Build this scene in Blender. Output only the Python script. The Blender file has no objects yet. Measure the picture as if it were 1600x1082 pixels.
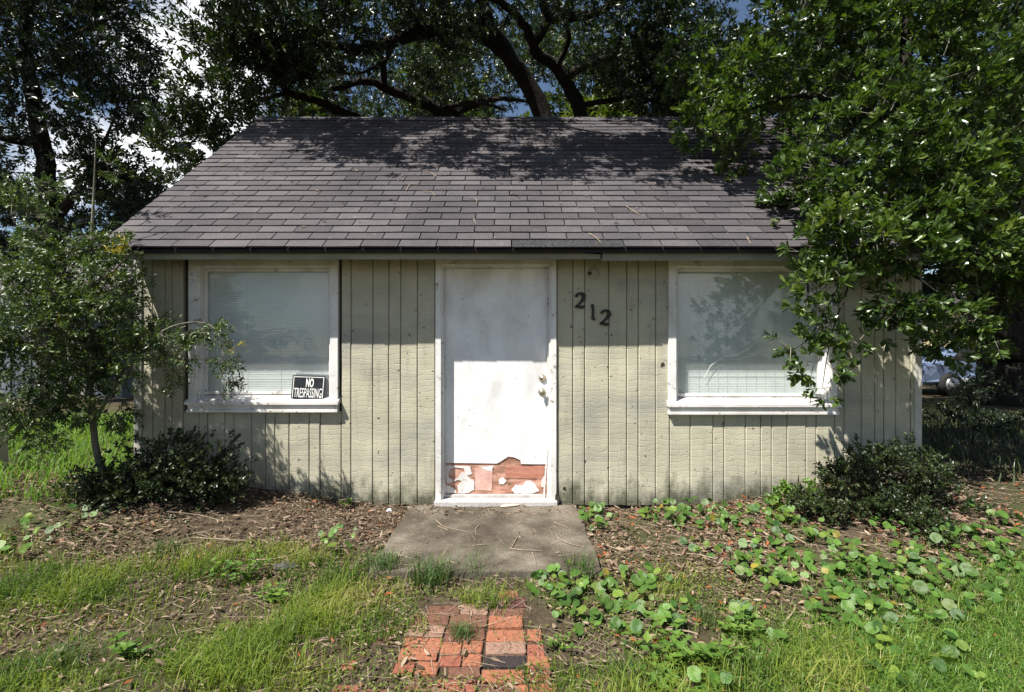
import bpy, bmesh, math, random
import numpy as np
from mathutils import Vector, Matrix

# ------------------------------------------------------------------ camera, sky, sun, exposure
S = bpy.context.scene
COL = S.collection
CAM_Y, CAM_Z, FPX = -4.3, 1.43, 765.0
cam_d = bpy.data.cameras.new('camera')
cam_d.sensor_width = 36.0
cam_d.lens = FPX / 1600 * 36
cam_d.clip_start = 0.05
cam_d.clip_end = 900
cam = bpy.data.objects.new('camera', cam_d)
COL.objects.link(cam)
cam.location = (0, CAM_Y, CAM_Z)
cam.rotation_euler = (math.radians(90), 0, 0)
S.camera = cam

TO_SUN = Vector((-1.2, -1.0, 2.3)).normalized()
sun_d = bpy.data.lights.new('sun', 'SUN')
sun_d.energy = 5.0
sun_d.angle = math.radians(0.53)
sun_d.color = (1.0, 0.955, 0.87)
sun = bpy.data.objects.new('sun', sun_d)
COL.objects.link(sun)
sun.rotation_euler = (-TO_SUN).to_track_quat('-Z', 'Y').to_euler()
sun.location = (-10, -10, 20)

W = bpy.data.worlds.new('World')
S.world = W
W.use_nodes = True
wn, wl = W.node_tree.nodes, W.node_tree.links
bg = wn['Background']
sky = wn.new('ShaderNodeTexSky')
sky.sky_type = 'NISHITA'
sky.sun_disc = False
sky.sun_elevation = math.asin(TO_SUN.z)
sky.sun_rotation = math.atan2(TO_SUN.x, TO_SUN.y)
sky.air_density = 1.0
sky.dust_density = 0.1
tcw = wn.new('ShaderNodeTexCoord')
cn = wn.new('ShaderNodeTexNoise')
cn.inputs['Scale'].default_value = 2.3
cn.inputs['Detail'].default_value = 7
cn.inputs['Roughness'].default_value = 0.55
cr = wn.new('ShaderNodeValToRGB')
cr.color_ramp.elements[0].position = 0.545
cr.color_ramp.elements[1].position = 0.61
mx = wn.new('ShaderNodeMix')
mx.data_type = 'RGBA'
mx.inputs['B'].default_value = (12, 12.2, 12.5, 1)
mpw = wn.new('ShaderNodeMapping')
mpw.inputs['Location'].default_value = (11.3, 0.4, 0.05)
wl.new(tcw.outputs['Generated'], mpw.inputs['Vector'])
wl.new(mpw.outputs['Vector'], cn.inputs['Vector'])
wl.new(cn.outputs['Fac'], cr.inputs['Fac'])
wl.new(cr.outputs['Color'], mx.inputs['Factor'])
wl.new(sky.outputs['Color'], mx.inputs['A'])
wl.new(mx.outputs['Result'], bg.inputs['Color'])
bg.inputs['Strength'].default_value = 0.05

S.view_settings.view_transform = 'Standard'
S.view_settings.look = 'None'
S.view_settings.exposure = 1.12
S.view_settings.gamma = 1.0
S.view_settings.use_curve_mapping = False
S.render.engine = 'CYCLES'
S.cycles.max_bounces = 6
S.cycles.diffuse_bounces = 3
S.cycles.glossy_bounces = 2
S.cycles.transmission_bounces = 4
S.cycles.transparent_max_bounces = 6
S.cycles.use_denoising = True
S.cycles.denoising_prefilter = 'ACCURATE'
S.cycles.caustics_reflective = False
S.cycles.caustics_refractive = False

rng = np.random.default_rng(7)
random.seed(7)

# ------------------------------------------------------------------ helpers
def PX(px, py, d):
    """Point at distance d in front of the lens that the photograph shows at pixel px, py."""
    return Vector(((px - 800) / FPX * d, CAM_Y + d, CAM_Z + (541 - py) / FPX * d))

def GP(px, py, z=0.0):
    """Point on level ground of height z that the photograph shows at pixel px, py."""
    d = FPX * (CAM_Z - z) / (py - 541)
    return Vector(((px - 800) / FPX * d, CAM_Y + d, z))

def gz(x, y):
    """Height of the ground: earth and litter banked up along the house towards both corners."""
    x = np.asarray(x, float); y = np.asarray(y, float)
    l = 0.125 * np.clip((-x - 0.55) / 1.3, 0, 2.1) ** 1.5
    r = 0.11 * np.clip((x - 1.1) / 1.15, 0, 2.1) ** 1.5
    h = np.minimum(l + r, 0.30)
    f = np.where(y < 0, np.exp(-(y / 1.15) ** 2), np.exp(-(y / 6.0) ** 2))
    f = f * np.exp(-(np.clip(np.abs(x) - 4.5, 0, 99) / 4) ** 2)
    und = 0.012 * np.sin(x * 2.1 + 1) * np.sin(y * 2.7) + 0.007 * np.sin(x * 5.3 + y * 4.1)
    return h * f + und * np.clip(np.abs(x) - 0.5, 0, 1)

def link(o, parent=None):
    COL.objects.link(o)
    if parent is not None:
        o.parent = parent
    return o

def mesh_np(name, verts, faces, mat, parent=None, tint=None, smooth=False):
    """verts (n,3); faces: list of arrays of equal-sided polygons, e.g. [tris(k,3), quads(m,4)]."""
    me = bpy.data.meshes.new(name)
    verts = np.ascontiguousarray(verts, dtype=np.float32)
    fl = [np.asarray(f, dtype=np.int32) for f in faces if len(f)]
    loops = np.concatenate([f.ravel() for f in fl])
    sizes = np.concatenate([np.full(len(f), f.shape[1], np.int32) for f in fl])
    starts = np.concatenate([[0], np.cumsum(sizes)[:-1]]).astype(np.int32)
    me.vertices.add(len(verts)); me.vertices.foreach_set('co', verts.ravel())
    me.loops.add(len(loops)); me.loops.foreach_set('vertex_index', loops)
    me.polygons.add(len(sizes)); me.polygons.foreach_set('loop_start', starts)
    me.update(calc_edges=True)
    me.polygons.foreach_set('use_smooth', np.full(len(sizes), bool(smooth)))
    if tint is not None:
        a = me.attributes.new('tint', 'FLOAT', 'POINT')
        a.data.foreach_set('value', np.ascontiguousarray(tint, dtype=np.float32))
    me.materials.append(mat)
    return link(bpy.data.objects.new(name, me), parent)

def mesh_bm(name, bm, mat, parent=None, smooth=False):
    me = bpy.data.meshes.new(name)
    bm.normal_update()
    bm.to_mesh(me); bm.free()
    me.materials.append(mat)
    if smooth:
        me.polygons.foreach_set('use_smooth', [True] * len(me.polygons))
    return link(bpy.data.objects.new(name, me), parent)

def add_box(bm, x0, x1, y0, y1, z0, z1, bevel=0.0):
    m = Matrix.Translation(((x0 + x1) / 2, (y0 + y1) / 2, (z0 + z1) / 2)) @ Matrix.Diagonal((abs(x1 - x0), abs(y1 - y0), abs(z1 - z0), 1))
    r = bmesh.ops.create_cube(bm, size=1.0, matrix=m)
    if bevel:
        es = set()
        for v in r['verts']:
            es.update(v.link_edges)
        bmesh.ops.bevel(bm, geom=list(es), offset=bevel, segments=2, affect='EDGES', profile=0.6)

def box(name, x0, x1, y0, y1, z0, z1, mat, parent=None, bevel=0.0):
    bm = bmesh.new(); add_box(bm, x0, x1, y0, y1, z0, z1, bevel)
    return mesh_bm(name, bm, mat, parent)

def prism(name, pts, y0, y1, mat, parent=None, bevel=0.0):
    """Outline in x,z extruded from y0 (front) to y1."""
    bm = bmesh.new()
    vs = [bm.verts.new((x, y0, z)) for x, z in pts]
    f = bm.faces.new(vs)
    r = bmesh.ops.extrude_face_region(bm, geom=[f])
    bmesh.ops.translate(bm, verts=[v for v in r['geom'] if isinstance(v, bmesh.types.BMVert)], vec=(0, y1 - y0, 0))
    bmesh.ops.recalc_face_normals(bm, faces=bm.faces)
    return mesh_bm(name, bm, mat, parent)

def thing(name, label, cat, loc=(0, 0, 0), group=None):
    o = bpy.data.objects.new(name, None)
    o.empty_display_size = 0.1
    link(o); o.location = loc
    return tag(o, label, cat, group)

def tag(o, label, cat, group=None):
    o['label'] = label; o['category'] = cat
    if group: o['group'] = group
    return o

def adopt(o, root):
    """Parent o to root without moving it (root is unrotated)."""
    o.parent = root
    o.matrix_parent_inverse = Matrix.Translation(-Vector(root.location))
    return o

# ------------------------------------------------------------------ materials
def new_mat(name):
    m = bpy.data.materials.new(name); m.use_nodes = True
    n, l = m.node_tree.nodes, m.node_tree.links
    return m, n, l, n['Principled BSDF']

def nd(n, t, **kw):
    x = n.new('ShaderNode' + t)
    for k, v in kw.items():
        if k in x.inputs: x.inputs[k].default_value = v
        else: setattr(x, k, v)
    return x

def ramp(n, stops):
    r = n.new('ShaderNodeValToRGB')
    e = r.color_ramp.elements
    while len(e) < len(stops): e.new(0.5)
    for k, (p, c) in enumerate(stops):
        e[k].position = p; e[k].color = (*c, 1) if len(c) == 3 else c
    return r

def mixc(n, l, fac, a, b, blend='MIX'):
    m = n.new('ShaderNodeMix'); m.data_type = 'RGBA'; m.blend_type = blend
    for key, v in (('Factor', fac), ('A', a), ('B', b)):
        if hasattr(v, 'type') and hasattr(v, 'is_output'): l.new(v, m.inputs[key])
        elif key == 'Factor': m.inputs[key].default_value = v
        else: m.inputs[key].default_value = (*v, 1)
    return m.outputs['Result']

def math_n(n, l, op, a, b=None):
    m = n.new('ShaderNodeMath'); m.operation = op
    for k, v in enumerate((a, b)):
        if v is None: continue
        if hasattr(v, 'is_output'): l.new(v, m.inputs[k])
        else: m.inputs[k].default_value = v
    return m.outputs[0]

def pos(n, l, scale=(1, 1, 1), world=True):
    g = n.new('ShaderNodeNewGeometry') if world else n.new('ShaderNodeTexCoord')
    mp = n.new('ShaderNodeMapping'); mp.inputs['Scale'].default_value = scale
    l.new(g.outputs['Position' if world else 'Object'], mp.inputs['Vector'])
    return mp.outputs['Vector']

def noise(n, l, vec, scale, detail=5, rough=0.6):
    x = nd(n, 'TexNoise', Scale=scale, Detail=detail, Roughness=rough)
    l.new(vec, x.inputs['Vector'])
    return x.outputs['Fac']

def bump(n, l, p, height, strength, dist=0.01, chain=None):
    b = nd(n, 'Bump', Strength=strength, Distance=dist)
    l.new(height, b.inputs['Height'])
    if chain is not None: l.new(chain, b.inputs['Normal'])
    l.new(b.outputs['Normal'], p.inputs['Normal'])
    return b.outputs['Normal']

def simple_mat(name, stops, scale=8, rough=0.7, bstr=0.3, bscale=40, stretch=(1, 1, 1), spec=0.3, bdist=0.01, metal=0.0):
    m, n, l, p = new_mat(name)
    v = pos(n, l, stretch)
    f = noise(n, l, v, scale)
    r = ramp(n, stops); l.new(f, r.inputs['Fac'])
    l.new(r.outputs['Color'], p.inputs['Base Color'])
    p.inputs['Roughness'].default_value = rough
    p.inputs['Specular IOR Level'].default_value = spec
    p.inputs['Metallic'].default_value = metal
    if bstr: bump(n, l, p, noise(n, l, v, bscale, 4), bstr, bdist)
    return m

def leaf_mat(name, cols, rough=0.4, spec=0.5, trans=0.25, tcol=None):
    m, n, l, p = new_mat(name)
    a = nd(n, 'Attribute', attribute_name='tint')
    r = ramp(n, [(k / (len(cols) - 1), c) for k, c in enumerate(cols)])
    l.new(a.outputs['Fac'], r.inputs['Fac'])
    l.new(r.outputs['Color'], p.inputs['Base Color'])
    p.inputs['Roughness'].default_value = rough
    p.inputs['Specular IOR Level'].default_value = spec
    t = n.new('ShaderNodeBsdfTranslucent')
    bri = mixc(n, l, 1.0, r.outputs['Color'], tcol or (1.6, 1.7, 0.6), 'MULTIPLY')
    l.new(bri, t.inputs['Color'])
    ms = n.new('ShaderNodeMixShader'); ms.inputs[0].default_value = trans
    l.new(p.outputs[0], ms.inputs[1]); l.new(t.outputs[0], ms.inputs[2])
    l.new(ms.outputs[0], n['Material Output'].inputs['Surface'])
    return m

M = {}
# siding paint: pale khaki, embossed like rough-sawn shakes, mildew and chips
def make_siding():
    m, n, l, p = new_mat('siding_paint')
    v = pos(n, l)
    f = noise(n, l, v, 2.2, 6)
    base = ramp(n, [(0.3, (0.335, 0.318, 0.24)), (0.52, (0.42, 0.398, 0.303)), (0.75, (0.50, 0.472, 0.362))]); l.new(f, base.inputs['Fac'])
    c = base.outputs['Color']
    # greyish weathered areas
    g = ramp(n, [(0.5, (0, 0, 0)), (0.68, (1, 1, 1))]); l.new(noise(n, l, pos(n, l, (0.5, 1, 1.5)), 1.9, 5), g.inputs['Fac'])
    c = mixc(n, l, math_n(n, l, 'MULTIPLY', g.outputs['Color'], 0.8), c, (0.265, 0.26, 0.235))
    # runs of dirt
    st = ramp(n, [(0.56, (0, 0, 0)), (0.75, (1, 1, 1))]); l.new(noise(n, l, pos(n, l, (9, 1, 0.9)), 1.5, 5), st.inputs['Fac'])
    c = mixc(n, l, math_n(n, l, 'MULTIPLY', st.outputs['Color'], 0.6), c, (0.2, 0.19, 0.15))
    # mildew splashed up from the soil, ragged
    sep = n.new('ShaderNodeSeparateXYZ'); l.new(v, sep.inputs[0])
    dz = math_n(n, l, 'SUBTRACT', math_n(n, l, 'MULTIPLY', noise(n, l, pos(n, l, (1, 1, 0.55)), 6, 8, 0.72), 0.62), math_n(n, l, 'MULTIPLY', sep.outputs['Z'], 0.75))
    mr = ramp(n, [(0.10, (0, 0, 0)), (0.26, (1, 1, 1))]); l.new(dz, mr.inputs['Fac'])
    c = mixc(n, l, math_n(n, l, 'MULTIPLY', mr.outputs['Color'], 0.85), c, (0.045, 0.05, 0.028))
    # chips and specks
    ch = ramp(n, [(0.70, (0, 0, 0)), (0.72, (1, 1, 1))]); l.new(noise(n, l, v, 26, 3, 0.5), ch.inputs['Fac'])
    c = mixc(n, l, math_n(n, l, 'MULTIPLY', ch.outputs['Color'], 0.9), c, (0.06, 0.05, 0.04))
    l.new(c, p.inputs['Base Color'])
    p.inputs['Roughness'].default_value = 0.62
    p.inputs['Specular IOR Level'].default_value = 0.25
    # embossing: broken horizontal ledges
    dn = nd(n, 'TexNoise', Scale=7.0, Detail=5); l.new(v, dn.inputs['Vector'])
    vm = n.new('ShaderNodeVectorMath'); vm.operation = 'MULTIPLY_ADD'
    l.new(dn.outputs['Color'], vm.inputs[0]); vm.inputs[1].default_value = (0.16, 0.0, 0.10); l.new(v, vm.inputs[2])
    mp = n.new('ShaderNodeMapping'); mp.inputs['Rotation'].default_value = (math.radians(-90), 0, 0)
    l.new(vm.outputs[0], mp.inputs['Vector'])
    bt = nd(n, 'TexBrick', Scale=1.0); bt.inputs['Brick Width'].default_value = 0.17; bt.inputs['Row Height'].default_value = 0.047
    bt.inputs['Mortar Size'].default_value = 0.0045; bt.inputs['Mortar Smooth'].default_value = 0.6; bt.inputs['Color1'].default_value = (1, 1, 1, 1); bt.inputs['Color2'].default_value = (0.45, 0.45, 0.45, 1); bt.inputs['Mortar'].default_value = (0, 0, 0, 1)
    l.new(mp.outputs[0], bt.inputs['Vector'])
    b1 = bump(n, l, p, bt.outputs['Color'], 0.38, 0.005)
    bump(n, l, p, noise(n, l, pos(n, l, (18, 1, 3)), 9, 5), 0.35, 0.004, b1)
    return m
M['siding'] = make_siding()
M['backing'] = simple_mat('siding_backing', [(0.3, (0.05, 0.045, 0.032)), (0.7, (0.09, 0.08, 0.06))])
M['side_wall'] = simple_mat('side_wall_paint', [(0.3, (0.26, 0.25, 0.19)), (0.7, (0.38, 0.36, 0.27))], 3)

def make_white(name, base, peel, under, scale=9):
    m, n, l, p = new_mat(name)
    v = pos(n, l)
    r = ramp(n, [(0.3, tuple(0.86 * x for x in base)), (0.65, base)]); l.new(noise(n, l, v, 4, 5), r.inputs['Fac'])
    c = r.outputs['Color']
    pr = ramp(n, [(peel, (0, 0, 0)), (peel + 0.03, (1, 1, 1))]); l.new(noise(n, l, pos(n, l, (1, 1, 1)), scale, 9, 0.72), pr.inputs['Fac'])
    c = mixc(n, l, pr.outputs['Color'], c, under)
    gr_ = ramp(n, [(0.42, (1, 1, 1)), (0.72, (0.72, 0.70, 0.66))]); l.new(noise(n, l, pos(n, l, (1.6, 1, 0.8)), 2.6, 7, 0.65), gr_.inputs['Fac'])
    c = mixc(n, l, 1.0, c, gr_.outputs['Color'], 'MULTIPLY')
    sp = ramp(n, [(0.735, (0, 0, 0)), (0.75, (1, 1, 1))]); l.new(noise(n, l, v, 45, 2, 0.5), sp.inputs['Fac'])
    c = mixc(n, l, math_n(n, l, 'MULTIPLY', sp.outputs['Color'], 0.9), c, (0.04, 0.035, 0.03))
    l.new(c, p.inputs['Base Color'])
    p.inputs['Roughness'].default_value = 0.5
    p.inputs['Specular IOR Level'].default_value = 0.35
    bump(n, l, p, pr.outputs['Color'], -0.5, 0.002)
    return m
M['trim'] = make_white('white_trim_paint', (0.74, 0.73, 0.72), 0.595, (0.33, 0.29, 0.25), 14)
M['sill'] = make_white('peeling_sill_paint', (0.72, 0.70, 0.69), 0.585, (0.36, 0.31, 0.27), 16)
M['door'] = make_white('white_door_paint', (0.80, 0.805, 0.82), 0.80, (0.5, 0.48, 0.46), 5)
M['threshold'] = simple_mat('threshold_grey', [(0.3, (0.36, 0.34, 0.33)), (0.7, (0.52, 0.5, 0.48))], 10, 0.6)
M['corner'] = simple_mat('corner_board_paint', [(0.3, (0.36, 0.35, 0.31)), (0.7, (0.52, 0.51, 0.47))], 6)

def make_doorcore():
    m, n, l, p = new_mat('bared_door_core')
    v = pos(n, l)
    r = ramp(n, [(0.30, (0.16, 0.085, 0.05)), (0.45, (0.36, 0.18, 0.125)), (0.56, (0.52, 0.29, 0.22)), (0.72, (0.5, 0.37, 0.29))]); l.new(noise(n, l, pos(n, l, (1, 1, 2.5)), 5, 6), r.inputs['Fac'])
    c = r.outputs['Color']
    k = ramp(n, [(0.60, (0, 0, 0)), (0.63, (1, 1, 1))]); l.new(noise(n, l, v, 17, 6, 0.65), k.inputs['Fac'])
    c = mixc(n, l, k.outputs['Color'], c, (0.16, 0.1, 0.06))
    l.new(c, p.inputs['Base Color']); p.inputs['Roughness'].default_value = 0.85
    bump(n, l, p, noise(n, l, pos(n, l, (1, 1, 3)), 30, 5), 0.6, 0.006)
    return m
M['core'] = make_doorcore()
M['core_red'] = simple_mat('red_underlayer', [(0.3, (0.33, 0.13, 0.085)), (0.7, (0.5, 0.23, 0.165))], 9, 0.8, 0.4, 60, (1, 1, 4))
M['brass'] = simple_mat('worn_brass', [(0.3, (0.38, 0.33, 0.22)), (0.7, (0.55, 0.5, 0.38))], 40, 0.32, 0.1, 80, metal=0.9)
M['black'] = simple_mat('black_metal', [(0.3, (0.012, 0.012, 0.011)), (0.7, (0.03, 0.028, 0.025))], 30, 0.5, 0.1)
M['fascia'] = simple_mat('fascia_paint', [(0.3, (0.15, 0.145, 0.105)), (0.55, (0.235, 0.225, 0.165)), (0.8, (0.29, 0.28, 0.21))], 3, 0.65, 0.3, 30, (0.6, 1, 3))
M['soffit'] = simple_mat('soffit_paint', [(0.3, (0.2, 0.19, 0.15)), (0.7, (0.28, 0.27, 0.21))], 4)
M['rot'] = simple_mat('rotten_wood', [(0.3, (0.02, 0.015, 0.01)), (0.7, (0.07, 0.055, 0.04))], 20, 0.9, 0.6)
M['wood_strip'] = simple_mat('splintered_veneer', [(0.3, (0.5, 0.33, 0.25)), (0.7, (0.68, 0.52, 0.42))], 15, 0.8, 0.4)

def make_shingle(name, dark=False):
    m, n, l, p = new_mat(name)
    v = pos(n, l)
    oi = n.new('ShaderNodeObjectInfo'); g = n.new('ShaderNodeNewGeometry')
    rnd = math_n(n, l, 'FRACT', math_n(n, l, 'ADD', oi.outputs['Random'], g.outputs['Random Per Island']))
    gr = nd(n, 'TexNoise', Scale=260 if not dark else 170, Detail=2, Roughness=0.7); l.new(v, gr.inputs['Vector'])
    if dark:
        r = ramp(n, [(0.44, (0.008, 0.008, 0.009)), (0.54, (0.022, 0.022, 0.024)), (0.66, (0.16, 0.16, 0.165))])
        l.new(gr.outputs['Fac'], r.inputs['Fac']); c = r.outputs['Color']
    else:
        r = ramp(n, [(0.0, (0.05, 0.046, 0.05)), (0.5, (0.067, 0.062, 0.067)), (1.0, (0.085, 0.08, 0.085))]); l.new(rnd, r.inputs['Fac'])
        c = r.outputs['Color']
        st = ramp(n, [(0.35, (0.72, 0.72, 0.76)), (0.62, (1.1, 1.06, 1.04))]); l.new(noise(n, l, pos(n, l, (1, 0.6, 0.6)), 1.6, 5), st.inputs['Fac'])
        c = mixc(n, l, 1.0, c, st.outputs['Color'], 'MULTIPLY')
        gg = ramp(n, [(0.3, (0.3, 0.3, 0.3)), (0.5, (0.95, 0.95, 0.95)), (0.68, (2.2, 2.2, 2.2))]); l.new(gr.outputs['Fac'], gg.inputs['Fac'])
        c = mixc(n, l, 1.0, c, gg.outputs['Color'], 'MULTIPLY')
        li = ramp(n, [(0.66, (0, 0, 0)), (0.74, (1, 1, 1))]); l.new(noise(n, l, v, 9, 5, 0.6), li.inputs['Fac'])
        c = mixc(n, l, math_n(n, l, 'MULTIPLY', li.outputs['Color'], 0.35), c, (0.24, 0.23, 0.21))
    l.new(c, p.inputs['Base Color'])
    p.inputs['Roughness'].default_value = 0.85; p.inputs['Specular IOR Level'].default_value = 0.25
    bump(n, l, p, gr.outputs['Fac'], 0.6, 0.004)
    return m
M['shingle'] = make_shingle('asphalt_shingle')
M['shingle_dark'] = make_shingle('replacement_shingle', True)
M['deck'] = simple_mat('roof_felt', [(0.3, (0.012, 0.011, 0.012)), (0.7, (0.025, 0.022, 0.024))], 10, 0.95)

def make_glass():
    m, n, l, p = new_mat('window_glass')
    n.remove(p)
    t = n.new('ShaderNodeBsdfTransparent'); t.inputs['Color'].default_value = (0.965, 0.98, 0.975, 1)
    g = nd(n, 'BsdfGlossy', Roughness=0.02)
    lw = nd(n, 'LayerWeight', Blend=0.5)
    fr = math_n(n, l, 'MULTIPLY_ADD', math_n(n, l, 'POWER', lw.outputs['Facing'], 5.0), 0.9)
    fr.node.inputs[2].default_value = 0.04
    d = nd(n, 'BsdfDiffuse'); d.inputs['Color'].default_value = (0.55, 0.56, 0.55, 1)
    a = n.new('ShaderNodeMixShader'); l.new(fr, a.inputs[0]); l.new(t.outputs[0], a.inputs[1]); l.new(g.outputs[0], a.inputs[2])
    du = ramp(n, [(0.35, (0.05, 0.05, 0.05)), (0.75, (0.11, 0.11, 0.11))]); l.new(noise(n, l, pos(n, l, (1, 1, 0.7)), 3, 6), du.inputs['Fac'])
    b = n.new('ShaderNodeMixShader'); l.new(du.outputs['Color'], b.inputs[0]); l.new(a.outputs[0], b.inputs[1]); l.new(d.outputs[0], b.inputs[2])
    l.new(b.outputs[0], n['Material Output'].inputs['Surface'])
    return m
M['glass'] = make_glass()
M['blind'] = simple_mat('blind_slats', [(0.3, (0.66, 0.70, 0.70)), (0.7, (0.74, 0.77, 0.77))], 5, 0.5, 0.1, 40)
M['cord'] = simple_mat('blind_cord', [(0.3, (0.6, 0.62, 0.6)), (0.7, (0.7, 0.72, 0.7))], 5, 0.6, 0)
M['film'] = simple_mat('film_reflection', [(0.3, (0.6, 0.62, 0.62)), (0.7, (0.75, 0.77, 0.77))], 12, 0.3, 0.2)  # pale colour standing in for reflections off wrinkled plastic film
M['sign_black'] = simple_mat('sign_black', [(0.3, (0.008, 0.010, 0.013)), (0.7, (0.022, 0.025, 0.03))], 30, 0.4, 0.1)
M['sign_white'] = simple_mat('sign_white', [(0.3, (0.68, 0.68, 0.66)), (0.7, (0.78, 0.78, 0.76))], 20, 0.5, 0.1)
M['sign_back'] = simple_mat('sign_grey', [(0.3, (0.22, 0.24, 0.24)), (0.7, (0.3, 0.32, 0.32))], 20, 0.5, 0.1)

def make_ground():
    m, n, l, p = new_mat('soil')
    v = pos(n, l)
    r = ramp(n, [(0.3, (0.035, 0.026, 0.017)), (0.5, (0.075, 0.056, 0.038)), (0.7, (0.12, 0.095, 0.065))]); l.new(noise(n, l, v, 9, 8, 0.7), r.inputs['Fac'])
    far = ramp(n, [(0.4, (0.035, 0.05, 0.015)), (0.6, (0.06, 0.075, 0.025))]); l.new(noise(n, l, v, 1.3, 8, 0.7), far.inputs['Fac'])
    sep = n.new('ShaderNodeSeparateXYZ'); l.new(v, sep.inputs[0])
    k = ramp(n, [(0.46, (0, 0, 0)), (0.6, (1, 1, 1))]); l.new(noise(n, l, v, 0.7, 5), k.inputs['Fac'])
    c = mixc(n, l, math_n(n, l, 'MULTIPLY', k.outputs['Color'], 0.7), r.outputs['Color'], far.outputs['Color'])
    l.new(c, p.inputs['Base Color']); p.inputs['Roughness'].default_value = 0.95; p.inputs['Specular IOR Level'].default_value = 0.1
    bump(n, l, p, noise(n, l, v, 28, 8, 0.7), 0.9, 0.03)
    return m
M['ground'] = make_ground()

def make_concrete():
    m, n, l, p = new_mat('stained_concrete')
    v = pos(n, l)
    r = ramp(n, [(0.30, (0.04, 0.032, 0.024)), (0.45, (0.075, 0.062, 0.047)), (0.6, (0.13, 0.112, 0.088)), (0.78, (0.22, 0.195, 0.16))]); l.new(noise(n, l, v, 3.2, 8, 0.62), r.inputs['Fac'])
    sp = ramp(n, [(0.35, (0.7, 0.7, 0.7)), (0.65, (1.25, 1.25, 1.25))]); l.new(noise(n, l, v, 90, 4, 0.7), sp.inputs['Fac'])
    c = mixc(n, l, 1.0, r.outputs['Color'], sp.outputs['Color'], 'MULTIPLY')
    l.new(c, p.inputs['Base Color']); p.inputs['Roughness'].default_value = 0.9; p.inputs['Specular IOR Level'].default_value = 0.2
    b1 = bump(n, l, p, noise(n, l, v, 8, 6), 0.4, 0.01)
    bump(n, l, p, noise(n, l, v, 110, 3), 0.5, 0.003, b1)
    return m
M['concrete'] = make_concrete()

def brick_mat(name, c):
    g_ = sum(c) / 3; c = tuple((x * .85 + g_ * .15) * 0.6 for x in c); d = tuple(x * 0.5 for x in c); b = tuple(min(1, x * 1.25) for x in c)
    return simple_mat(name, [(0.28, d), (0.5, c), (0.72, b)], 55, 0.85, 0.6, 120, spec=0.2, bdist=0.006)
BRK = {'orange': brick_mat('orange_brick', (0.46, 0.16, 0.075)), 'red': brick_mat('red_brick', (0.40, 0.12, 0.07)), 'tan': brick_mat('tan_brick', (0.40, 0.225, 0.155)),
       'brown': brick_mat('brown_brick', (0.23, 0.10, 0.06)), 'maroon': brick_mat('maroon_brick', (0.16, 0.062, 0.05)), 'dark': brick_mat('charred_brick', (0.055, 0.04, 0.043))}

M['bark'] = simple_mat('dark_bark', [(0.3, (0.012, 0.010, 0.008)), (0.6, (0.03, 0.026, 0.021)), (0.8, (0.06, 0.054, 0.044))], 7, 0.9, 0.9, 14, (2.2, 2.2, 0.6), 0.15, 0.05)
M['bark_grey'] = simple_mat('lichen_bark', [(0.3, (0.07, 0.065, 0.05)), (0.6, (0.15, 0.145, 0.11)), (0.8, (0.26, 0.26, 0.2))], 12, 0.9, 0.8, 30, (1, 1, 0.5), 0.15, 0.02)
M['twig'] = simple_mat('dry_twig', [(0.3, (0.17, 0.125, 0.085)), (0.7, (0.36, 0.29, 0.215))], 30, 0.85, 0.3, 90)
M['leaf_oak'] = leaf_mat('oak_leaf', [(0.008, 0.017, 0.006), (0.017, 0.032, 0.010), (0.028, 0.047, 0.013), (0.055, 0.075, 0.018)], 0.34, 0.5, 0.2)
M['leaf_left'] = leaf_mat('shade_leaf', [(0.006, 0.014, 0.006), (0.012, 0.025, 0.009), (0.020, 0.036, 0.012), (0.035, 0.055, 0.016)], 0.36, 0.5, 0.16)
M['leaf_far'] = leaf_mat('far_leaf', [(0.02, 0.035, 0.008), (0.04, 0.065, 0.013), (0.07, 0.10, 0.018), (0.10, 0.12, 0.02)], 0.45, 0.4, 0.35)
M['leaf_pitto'] = leaf_mat('glossy_leaf', [(0.02, 0.042, 0.009), (0.042, 0.078, 0.015), (0.075, 0.12, 0.023), (0.135, 0.18, 0.034)], 0.34, 0.5, 0.26)
M['leaf_small'] = leaf_mat('narrow_leaf', [(0.024, 0.046, 0.014), (0.045, 0.078, 0.02), (0.08, 0.12, 0.028), (0.14, 0.175, 0.04)], 0.42, 0.45, 0.22)
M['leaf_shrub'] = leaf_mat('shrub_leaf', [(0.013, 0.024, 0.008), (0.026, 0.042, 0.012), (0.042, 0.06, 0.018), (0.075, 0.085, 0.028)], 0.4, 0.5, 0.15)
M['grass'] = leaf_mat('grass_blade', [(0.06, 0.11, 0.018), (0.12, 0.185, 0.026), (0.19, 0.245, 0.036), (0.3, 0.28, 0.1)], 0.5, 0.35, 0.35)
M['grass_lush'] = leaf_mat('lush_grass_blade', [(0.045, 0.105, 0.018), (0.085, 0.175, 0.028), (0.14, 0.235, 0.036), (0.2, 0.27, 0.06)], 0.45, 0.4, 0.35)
M['tuft'] = leaf_mat('tuft_blade', [(0.04, 0.085, 0.03), (0.07, 0.12, 0.04), (0.11, 0.16, 0.05), (0.2, 0.2, 0.09)], 0.5, 0.35, 0.3)
M['litter'] = leaf_mat('dead_leaf', [(0.045, 0.03, 0.02), (0.12, 0.08, 0.052), (0.23, 0.165, 0.115), (0.37, 0.295, 0.22), (0.30, 0.085, 0.03)], 0.75, 0.2, 0.1, (1.2, 1.1, 0.8))
M['clover'] = leaf_mat('mat_leaf', [(0.07, 0.10, 0.02), (0.11, 0.15, 0.028), (0.16, 0.19, 0.04), (0.21, 0.2, 0.05)], 0.5, 0.3, 0.3)
M['weed'] = leaf_mat('weed_leaf', [(0.05, 0.11, 0.018), (0.08, 0.16, 0.026), (0.12, 0.21, 0.034), (0.18, 0.26, 0.05)], 0.45, 0.4, 0.35)

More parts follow.
